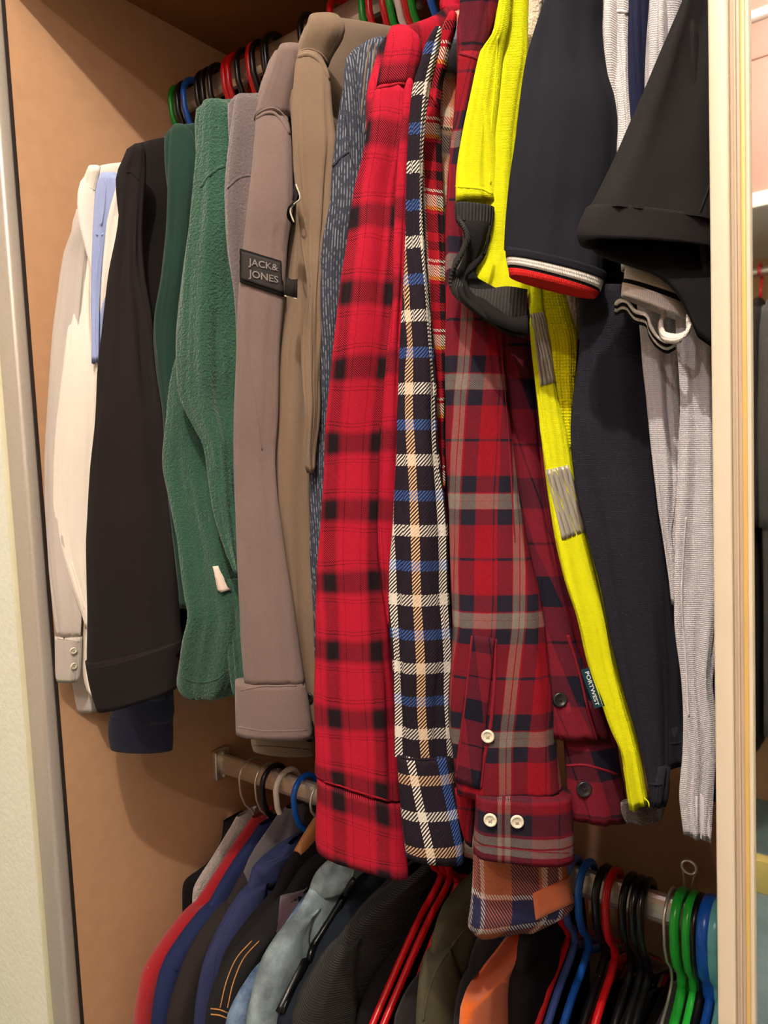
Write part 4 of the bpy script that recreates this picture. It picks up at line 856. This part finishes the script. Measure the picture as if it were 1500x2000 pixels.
# ------------------------------------------------------------------ lower rail
l_grey = fabric('grey_fluff', K_(176, 166, 160), 'fleece', .3, .4, 1.0); l_red = fabric('crimson_knit', K_(158, 20, 34), 'plain', .1, .2, .4)
l_navy = fabric('navy_cotton', K_(34, 44, 84), 'plain', .12, 0, .3); l_char = fabric('charcoal_brown_cotton', K_(46, 40, 40), 'twill', .12, 0, .3, freq=1000)
l_gcol = fabric('grey_melange', K_(84, 80, 84), 'plain', .1, .2, .4); l_nshirt = fabric('dusty_navy_cotton', K_(48, 54, 92), 'plain', .12, 0, .3)
l_black = fabric('soft_black_cotton', K_(26, 24, 26), 'plain', .1, 0, .3); l_bden = fabric('black_denim', K_(30, 29, 32), 'twill', .14, 0, .4, freq=1000)
l_wash = fabric('mid_washed_denim', K_(62, 86, 122), 'wash', .12, 0, .5, col2=K_(138, 164, 190), freq=1000)
l_light = fabric('light_washed_denim', K_(104, 116, 124), 'wash', .12, 0, .5, col2=K_(158, 178, 186), freq=1000)
l_dden = fabric('dark_blue_denim', K_(28, 36, 46), 'twill', .16, 0, .4, freq=1000); l_cord = fabric('black_corduroy', K_(24, 24, 24), 'cord', .1, .1, .8, col2=K_(50, 48, 46), freq=430)
l_olive = fabric('olive_twill', K_(84, 82, 64), 'twill', .10, 0, .3, freq=1000); l_or = fabric('orange_fleece', K_(232, 108, 34), 'plain', .06, .3, .4)
l_plum = fabric('plum_velvet', K_(72, 46, 58), 'plain', .1, .3, .3); l_dgrey = fabric('dark_grey_knit', K_(64, 62, 62), 'fleece', .2, .2, .6)
l_dk = fabric('near_black_wool', K_(34, 32, 34), 'plain', .16, .1, .4); l_bge = fabric('grey_beige_cotton', K_(122, 112, 98), 'plain', .12, 0, .3)
m_ost = solid('orange_stitching', K_(190, 130, 70), .8); m_zip = solid('black_zip', K_(18, 18, 20), .3, .3); m_lth = solid('pale_stitching', K_(176, 184, 186), .8)
SD = [200]
def lower(name, label, cat, X, ridge, mat, hg, th=.013, zb=-1.02, sleeve=True, collar=None, hx=None, smat=None, kind='plastic'):
    """garment on the lower rail: ridge = its near outline from neck to sleeve, as (Y, z above eye level)"""
    SD[0] += 3
    r = thing(name, label, cat, (X, .713, CH + zb), 'clothes on the lower rail')
    pr = [(y, z + CH) for y, z in ridge]
    pr.append((pr[-1][0] - .004, pr[-1][1] - .12)); 
    t = slab('torso', X, [(min(y + (.012 if i > 1 else 0), .70), z) for i, (y, z) in enumerate(pr)], CH + zb, mat, r, th, m=46, fold=.002, seed=SD[0], ff=2.0)
    if sleeve:
        k = max(range(len(pr) - 1), key=lambda i: -pr[i][0] if i < len(pr) - 2 else -9)
        P = [q for q in pr if q[1] <= pr[1][1] - .012] or pr[1:]
        path = [(P[0][0] + .03, P[0][1])] + P[:] + [(P[-1][0] - .002, CH + zb + .04)]
        S = cr(path, 40); R = []
        for i, (y, z) in enumerate(S):
            h = .012 + .036 * min(1, i / 9); R.append((Vector((X + .004, y + h - .003, z)), Vector((0, h, 0)), Vector((-(th + .005) * min(1, .5 + i / 14), 0, 0))))
        s = rings('sleeve', R, smat or mat, r, N=32, fold=.0022, seed=SD[0] + 1, p=2.3, ff=1.4)
    if collar:
        cm, drop = collar
        a = pr[0]; y0, z0 = a[0] - .004, a[1] + .012
        P = [(y0 + .006, z0), (y0 - .012, z0 - .006), (pr[1][0] - .004, pr[1][1] - .002), (pr[1][0] + .006, pr[1][1] - drop)]
        slab('collar', X + .004, P, P[-1][1], cm, r, th + .004, m=10, fold=.001, seed=SD[0] + 2, hem=.004, N=32)
    if hg and kind == 'wood': hanger(X, ZL, hg[0], hg[1], kind=kind, span=.055, fall=.022, drop=.040)
    elif hg: hanger(X if hx is None else hx, ZL, hg[0], hg[1], kind=kind, span=.03 if X < -.81 else .07, fall=.05, drop=.082, bar=False)
    return r, t
# ridges from the picture, taken on each garment's own plane
def rg(X, pts): return [((lambda p: (p.y, p.z - CH))(onX(x, y, X))) for x, y in pts]
lower('jacket', 'pale grey fluffy jacket hanging against the left panel', 'jacket', -.836, rg(-.836, [(490, 1580), (450, 1622), (405, 1682), (376, 1726), (366, 1748), (364, 1790)]), l_grey, ('steel', 'steel wire hanger at the left end of the lower rail'), hx=-.812, th=.010, zb=-.72, sleeve=False, kind='steel')
r = lower('sweater', 'black ribbed sweater peeking out behind the grey fluffy jacket', 'sweater', -.868, rg(-.868, [(490, 1575), (455, 1600), (420, 1655), (386, 1702), (346, 1732), (340, 1768)]), l_black, None, th=.008, zb=-.76, sleeve=False)
r, t = lower('jacket', 'crimson red jacket, leftmost bright colour on the lower rail', 'jacket', -.80, rg(-.80, [(515, 1585), (440, 1680), (365, 1780), (296, 1872), (276, 1910), (260, 2000)]), l_red, ('steel', 'steel wire hanger holding the crimson jacket'), hx=-.778, kind='steel', th=.014)
seam('shoulder_seam', [(280, 1888), (296, 1892), (310, 1902), (322, 1898)], list(r.children), l_red, r, .0020)
r, t = lower('shirt', 'navy blue shirt right of the crimson jacket', 'shirt', -.765, rg(-.765, [(508, 1612), (440, 1712), (392, 1780), (328, 1868), (312, 1910), (300, 2000)]), l_navy, ('black', 'black plastic hanger left of the white one, holding the navy shirt'), hx=-.763)
seam('shoulder_seam', [(322, 1886), (334, 1888), (346, 1898)], list(r.children), l_navy, r, .0018)
r, t = lower('jacket', 'charcoal jacket with a grey collar on a white hanger', 'jacket', -.735, rg(-.735, [(556, 1594), (480, 1700), (430, 1775), (378, 1848), (352, 1910), (330, 2000)]), l_char, ('white', 'white plastic hanger with a round hook on the lower rail'), collar=(l_gcol, .05))
seam('shoulder_seam', [(372, 1868), (384, 1872), (398, 1882), (404, 1896)], list(r.children), l_char, r, .0018)
r, t = lower('shirt', 'dusty navy shirt with a stand collar on the blue hanger', 'shirt', -.700, rg(-.700, [(560, 1665), (500, 1690), (470, 1745), (408, 1858), (390, 1910), (380, 2000)]), l_nshirt, ('blue', 'bright blue hanger hooked next to the white one on the lower rail'), collar=(l_nshirt, .035))
seam('shoulder_seam', [(490, 1702), (460, 1770), (430, 1840), (418, 1890), (410, 1990)], list(r.children), l_nshirt, r, .0012)
r, t = lower('jacket', 'soft black jacket on a wooden hanger, left of the black denim jacket', 'jacket', -.668, rg(-.668, [(600, 1640), (560, 1690), (520, 1760), (446, 1862), (428, 1920), (415, 2000)]), l_black, ('wood', 'wooden hanger with a round shoulder end beside the blue hook'), kind='wood')
seam('shoulder_seam', [(436, 1880), (452, 1886), (468, 1898)], list(r.children), l_black, r, .0018)
r, t = lower('jacket', 'black denim jacket with double orange stitching', 'jacket', -.632, rg(-.632, [(640, 1660), (590, 1700), (545, 1760), (440, 1890), (420, 1930), (402, 2000)]), l_bden, ('black', 'black hanger holding the black denim jacket'))
on = list(r.children)
for d in (0, 14): seam('orange_stitch', [(492 + d, 1838), (462 + d, 1872), (442 + d, 1918), (430 + d, 1968)], on, m_ost, r, .0009, .0003)
for d in (0, 11): seam('orange_stitch', [(412, 1970 + d), (430, 1972 + d), (444, 1978 + d)], on, m_ost, r, .0009, .0003)
patch('shoulder_panel', [(548, 1752), (600, 1735), (590, 1800), (540, 1822)], on, l_plum, r, (6, 6), .0018, 'dark plum shoulder panel')
lower('jacket', 'mid-blue washed denim jacket squeezed left of the pale denim jacket', 'jacket', -.612, rg(-.612, [(640, 1700), (590, 1760), (540, 1815), (500, 1885), (468, 1930), (440, 2000)]), l_wash, None, th=.010)
r, t = lower('jacket', 'pale washed denim jacket with a broad collar', 'jacket', -.585, rg(-.585, [(690, 1668), (640, 1690), (605, 1730), (560, 1810), (512, 1882), (494, 1940), (482, 2000)]), l_light, ('wood', 'wooden hanger under the red plaid cuff'), kind='wood', collar=(l_light, .05))
on = list(r.children)
tube('collar', [(642, 1680, 694, 1662), (618, 1702, 692, 1690), (605, 1730, 688, 1716), (601, 1756, 668, 1744)], .615, l_light, r, fold=.0008, seed=290, m=14, hem=.006)
on = list(r.children)
seam('front_seam', [(690, 1700), (682, 1740), (662, 1790), (620, 1880), (570, 1960)], on, m_lth, r, .0012)
lt_ = on
r, t = lower('jacket', 'dark blue denim jacket with a long black zip', 'jacket', -.560, rg(-.560, [(740, 1690), (700, 1720), (660, 1790), (605, 1890), (572, 1940), (545, 2000)]), l_dden, ('green', 'green hanger under the red plaid cuff'))
on = list(r.children) + lt_
zp = seam('zip', [(688, 1712), (657, 1766), (630, 1810), (605, 1850), (598, 1876)], on, m_zip, r, .0050, .004)
patch('zip_pull', [(590, 1872), (606, 1868), (556, 1982), (538, 1974)], on, m_zip, r, (3, 8), .006, 'black zip pull')
lower('jacket', 'black corduroy jacket with fine pale ribs', 'jacket', -.525, rg(-.525, [(800, 1700), (745, 1752), (700, 1790), (645, 1858), (612, 1910), (575, 2000)]), l_cord, None, th=.016)
lower('sweater', 'black sweater behind the red hangers', 'sweater', -.497, rg(-.497, [(850, 1730), (820, 1790), (780, 1850), (730, 1920), (700, 2000)]), l_black, None, th=.010)
hanger(-.474, ZL, 'red', 'left red plastic hanger above the black corduroy jacket', drop=.058, span=.19, fall=.12)
hanger(-.450, ZL, 'red', 'third red plastic hanger, right beside the olive jacket', drop=.058, span=.09, fall=.06)
hanger(-.461, ZL, 'red', 'right red plastic hanger in front of the black sweater', kind='ridged', drop=.056, span=.19, fall=.12)
lower('jacket', 'black jacket with a worn beige edge left of the olive jacket', 'jacket', -.436, rg(-.436, [(880, 1790), (850, 1850), (800, 1930), (770, 2000)]), l_dk, None, th=.007)
r, t = lower('jacket', 'olive green jacket with a piped shoulder seam', 'jacket', -.408, rg(-.408, [(940, 1700), (915, 1735), (855, 1795), (828, 1880), (816, 2000)]), l_olive, ('blue', 'blue hanger behind the navy check cuff'), th=.012)
seam('piped_seam', [(912, 1810), (880, 1850), (850, 1900), (834, 1950), (826, 1995)], list(r.children), l_olive, r, .0018)
lower('jacket', 'dark brown-black jacket between the olive jacket and the orange fleece', 'jacket', -.385, rg(-.385, [(960, 1800), (930, 1850), (905, 1920), (890, 2000)]), l_dk, None, th=.010)
hanger(-.372, ZL, 'blue', 'bright blue hanger left of the orange fleece', drop=.074, span=.19, fall=.11)
r, t = lower('fleece', 'orange fleece, the brightest garment on the lower rail', 'fleece', -.352, rg(-.352, [(1075, 1780), (1045, 1828), (1010, 1890), (984, 1915), (935, 1955), (893, 1990)]), l_or, None, th=.014)
seam('shoulder_seam', [(984, 1916), (1000, 1922), (1012, 1936), (1018, 1956)], list(r.children), l_or, r, .0018)
lower('sweater', 'black sweater right of the orange fleece', 'sweater', -.328, rg(-.328, [(1080, 1810), (1040, 1832), (1012, 1850), (1004, 1920), (1000, 1998)]), l_black, ('black', 'black hanger holding the black sweater right of the orange fleece'), th=.012)
X_ = lambda x, y: onY(x, y, .69).x
hanger(X_(1090, 1760), ZL, 'red', 'dark red ridged hanger next to the slate blue one', kind='ridged', drop=.074, span=.19, fall=.115)
hanger(X_(1104, 1760), ZL, 'slate', 'slate blue hanger left of the bright blue one on the lower rail', drop=.078, span=.19, fall=.12)
hanger(X_(1130, 1735), ZL, 'blue', 'bright blue hanger whose hook shows right of the orange woven cuff', drop=.078, span=.19, fall=.12)
hanger(X_(1163, 1735), ZL, 'black', 'black ridged hanger between the blue and red hooks at the right', kind='ridged', drop=.078, span=.19, fall=.115)
hanger(X_(1183, 1740), ZL, 'red', 'single red hanger at the right of the lower rail', drop=.078, span=.19, fall=.12)
for x, lab in ((1215, 'black ridged hanger, first of three right of the red one'), (1235, 'black ridged hanger, middle of three right of the red one'), (1249, 'black ridged hanger, last of three right of the red one')):
    hanger(X_(x, 1745), ZL, 'black', lab, kind='ridged', drop=.080, span=.19, fall=.12)
hanger(X_(1297, 1780), ZL, 'steel', 'steel wire hanger left of the two lime green ones', kind='steel', drop=.080, span=.17, fall=.10)
hanger(X_(1317, 1790), ZL, 'lime', 'lime green hanger, left of the pair', drop=.082, span=.19, fall=.12, wr=.0048)
hanger(X_(1341, 1800), ZL, 'lime', 'lime green hanger, right of the pair', drop=.082, span=.19, fall=.12, wr=.0048)
hanger(X_(1354, 1805), ZL, 'black', 'black hanger between the lime green pair and the blue disc hook', drop=.080, span=.17, fall=.11)
hanger(X_(1374, 1830), ZL, 'blue', 'blue hanger with a thick disc-shaped hook', kind='disc', drop=.080, span=.18, fall=.11)
hanger(X_(1394, 1840), ZL, 'turquoise', 'turquoise hanger with a disc-shaped hook by the door frame', kind='disc', drop=.080, span=.18, fall=.11)
# dark clothes under the right-hand hangers
def dark(X, mat, name, lab, cat, zn=-.61, zs=-.70, th=.006):
    lower(name, lab, cat, X, [(.655, zn), (.64, zn - .006), (.56, (zn + zs) / 2), (.50, zs), (.485, zs - .05), (.48, zs - .15)], mat, None, th=th, sleeve=False)
dark(-.278, l_black, 'jacket', 'black jacket hanging under the bright blue hanger', 'jacket')
dark(-.262, l_bge, 'shirt', 'grey-beige shirt hanging left of the single red hanger', 'shirt', -.62, -.72)
dark(-.246, l_dk, 'jacket', 'near-black jacket hanging under the three black hangers', 'jacket')
dark(-.228, l_bge, 'shirt', 'grey-beige shirt under the last of the three black hangers', 'shirt', -.62, -.72)
dark(-.212, l_dgrey, 'sweater', 'dark grey knitted sweater between the black and lime hangers', 'sweater', -.57, -.65, .010)
dark(-.176, l_dk, 'jacket', 'near-black jacket hanging behind the lime green hangers', 'jacket', -.61, -.69)
dark(-.148, l_navy, 'shirt', 'navy shirt hanging by the door frame under the disc hooks', 'shirt', -.62, -.72)
# big safety pin on the rear of the rail
sp = thing('safety_pin', 'large steel safety pin standing up behind the lower rail', 'pin', (X_(1330, 1745), .735, ZL + .01))
P = [onX(x, y, -.19) for x, y in ()] or []
a = onY(1334, 1748, .735); b_ = onY(1352, 1750, .735); c_ = onY(1346, 1694, .735)
v2, f2 = sweep(cr([tuple(a), tuple(a * .5 + c_ * .5 + Vector((-.002, 0, 0))), tuple(c_ + Vector((-.006, 0, -.004)))], 10), .0010, 8); mk('wire', v2, f2, m_chrome, sp)
v2, f2 = sweep(cr([tuple(b_), tuple(b_ * .5 + c_ * .5 + Vector((.002, 0, 0))), tuple(c_ + Vector((.006, 0, -.004)))], 10), .0010, 8); mk('wire', v2, f2, m_chrome, sp)
v2, f2 = sweep([c_ + Vector((.007 * math.cos(k * .3), 0, .007 * math.sin(k * .3))) for k in range(21)], .0016, 8, closed=True); mk('head_loop', v2, f2, m_chrome, sp)

# ------------------------------------------------------------------ the opposite wardrobe, seen in the mirror
YO = -1.46
box('wall_opposite', (-2.2, YO - .62, 0), (1.7, YO - .60, 2.50), m_panel, kind='structure')
box('trim_6', (-2.2, YO - .60, ZC - .01), (1.7, YO + .02, ZC + .03), m_white, bev=.003, kind='structure')
box('trim_7', (-2.2, YO - .02, 2.432), (1.7, YO + .02, 2.452), m_white, bev=.003, kind='structure')
box('trim_8', (-2.2, YO - .02, 2.452), (1.7, YO + .01, 2.50), m_pink, kind='structure')
box('baseboard_opposite', (-2.2, YO - .02, 0), (1.7, YO + .02, .10), m_yellowwood, bev=.003, kind='structure')
for i in range(5):
    x = -1.9 + i * .72
    cb = thing('upper_cabinet', 'pink-beige upper cabinet %s, seen in the mirror' % ('at the far end', 'second from the far end', 'in the middle', 'fourth from the far end', 'at the near end')[i], 'cabinet', (x + .355, YO - .3, ZC + .03), 'upper cabinets opposite')
    box('carcass', (x, YO - .58, ZC + .03), (x + .71, YO - .02, 2.430), m_shelf, cb)
    box('door', (x + .002, YO - .019, ZC + .034), (x + .708, YO, 2.332), m_pink, cb, .002)
    box('fascia', (x + .002, YO - .019, 2.336), (x + .708, YO - .002, 2.430), m_pink, cb, .002)
ro = thing('clothes_rail', 'clothes rail of the opposite wardrobe, seen in the mirror', 'rail', (-.4, YO - .28, 1.80))
vs, fs = sweep([(-2.19, YO - .28, 1.83), (1.69, YO - .28, 1.83)], .013, 12); mk('tube', vs, fs, m_chrome, ro)
OC = [(f_black, 'black', 'jacket'), (l_olive, 'olive', 'jacket'), (l_red, 'red', 'shirt'), (l_dk, 'near-black', 'jacket'), (l_char, 'charcoal', 'coat'), (l_dgrey, 'dark grey', 'sweater'), (l_black, 'soft black', 'coat'), (f_khaki, 'khaki', 'jacket'), (l_navy, 'navy', 'shirt'), (l_bden, 'black denim', 'jacket')]
HCOL = ['red', 'green', 'white', 'black', 'red', 'green', 'black', 'red', 'blue', 'black']
for i, (mt, cn, ct) in enumerate(OC):
    X = -.60 + i * .048; y0 = YO - .28
    r = thing(ct, '%s %s hanging in the opposite wardrobe, seen in the mirror' % (cn, ct), ct, (X, y0, .32), 'clothes in the opposite wardrobe')
    slab('torso', X, [(y0 - .05, 1.745), (y0 - .08, 1.738), (y0 - .19, 1.70), (y0 - .215, 1.66), (y0 - .22, 1.5)], 0.32 + .06 * (i % 3), mt, r, .020, y0, fold=.003, seed=300 + i, m=24)
    for s in (1,):
        S = [(y0 + .15, 1.70), (y0 + .20, 1.62), (y0 + .215, 1.3), (y0 + .21, 1.06)]
        R = [(Vector((X, y - .03, z)), Vector((0, .048, 0)), Vector((-.024, 0, 0))) for y, z in cr(S, 20)]
        rings('sleeve', R, mt, r, N=24, fold=.003, seed=320 + i)
    h = thing('clothes_hanger', '%s hanger of the %s %s in the opposite wardrobe' % (HCOL[i], cn, ct), 'hanger', (X, y0, 1.74), 'hangers in the opposite wardrobe')
    vs, fs = sweep(arc(y0, 1.827, .025, -25, 180, 14, X) + [(X, y0 - .015, 1.795), (X, y0, 1.785), (X, y0, 1.75)], .0045, 8); mk('hook', vs, fs, HC[HCOL[i]], h)
    vs, fs = sweep([(X, y0 - .17, 1.70), (X, y0, 1.75), (X, y0 + .17, 1.70)], .0045, 8); mk('arms', vs, fs, HC[HCOL[i]], h)
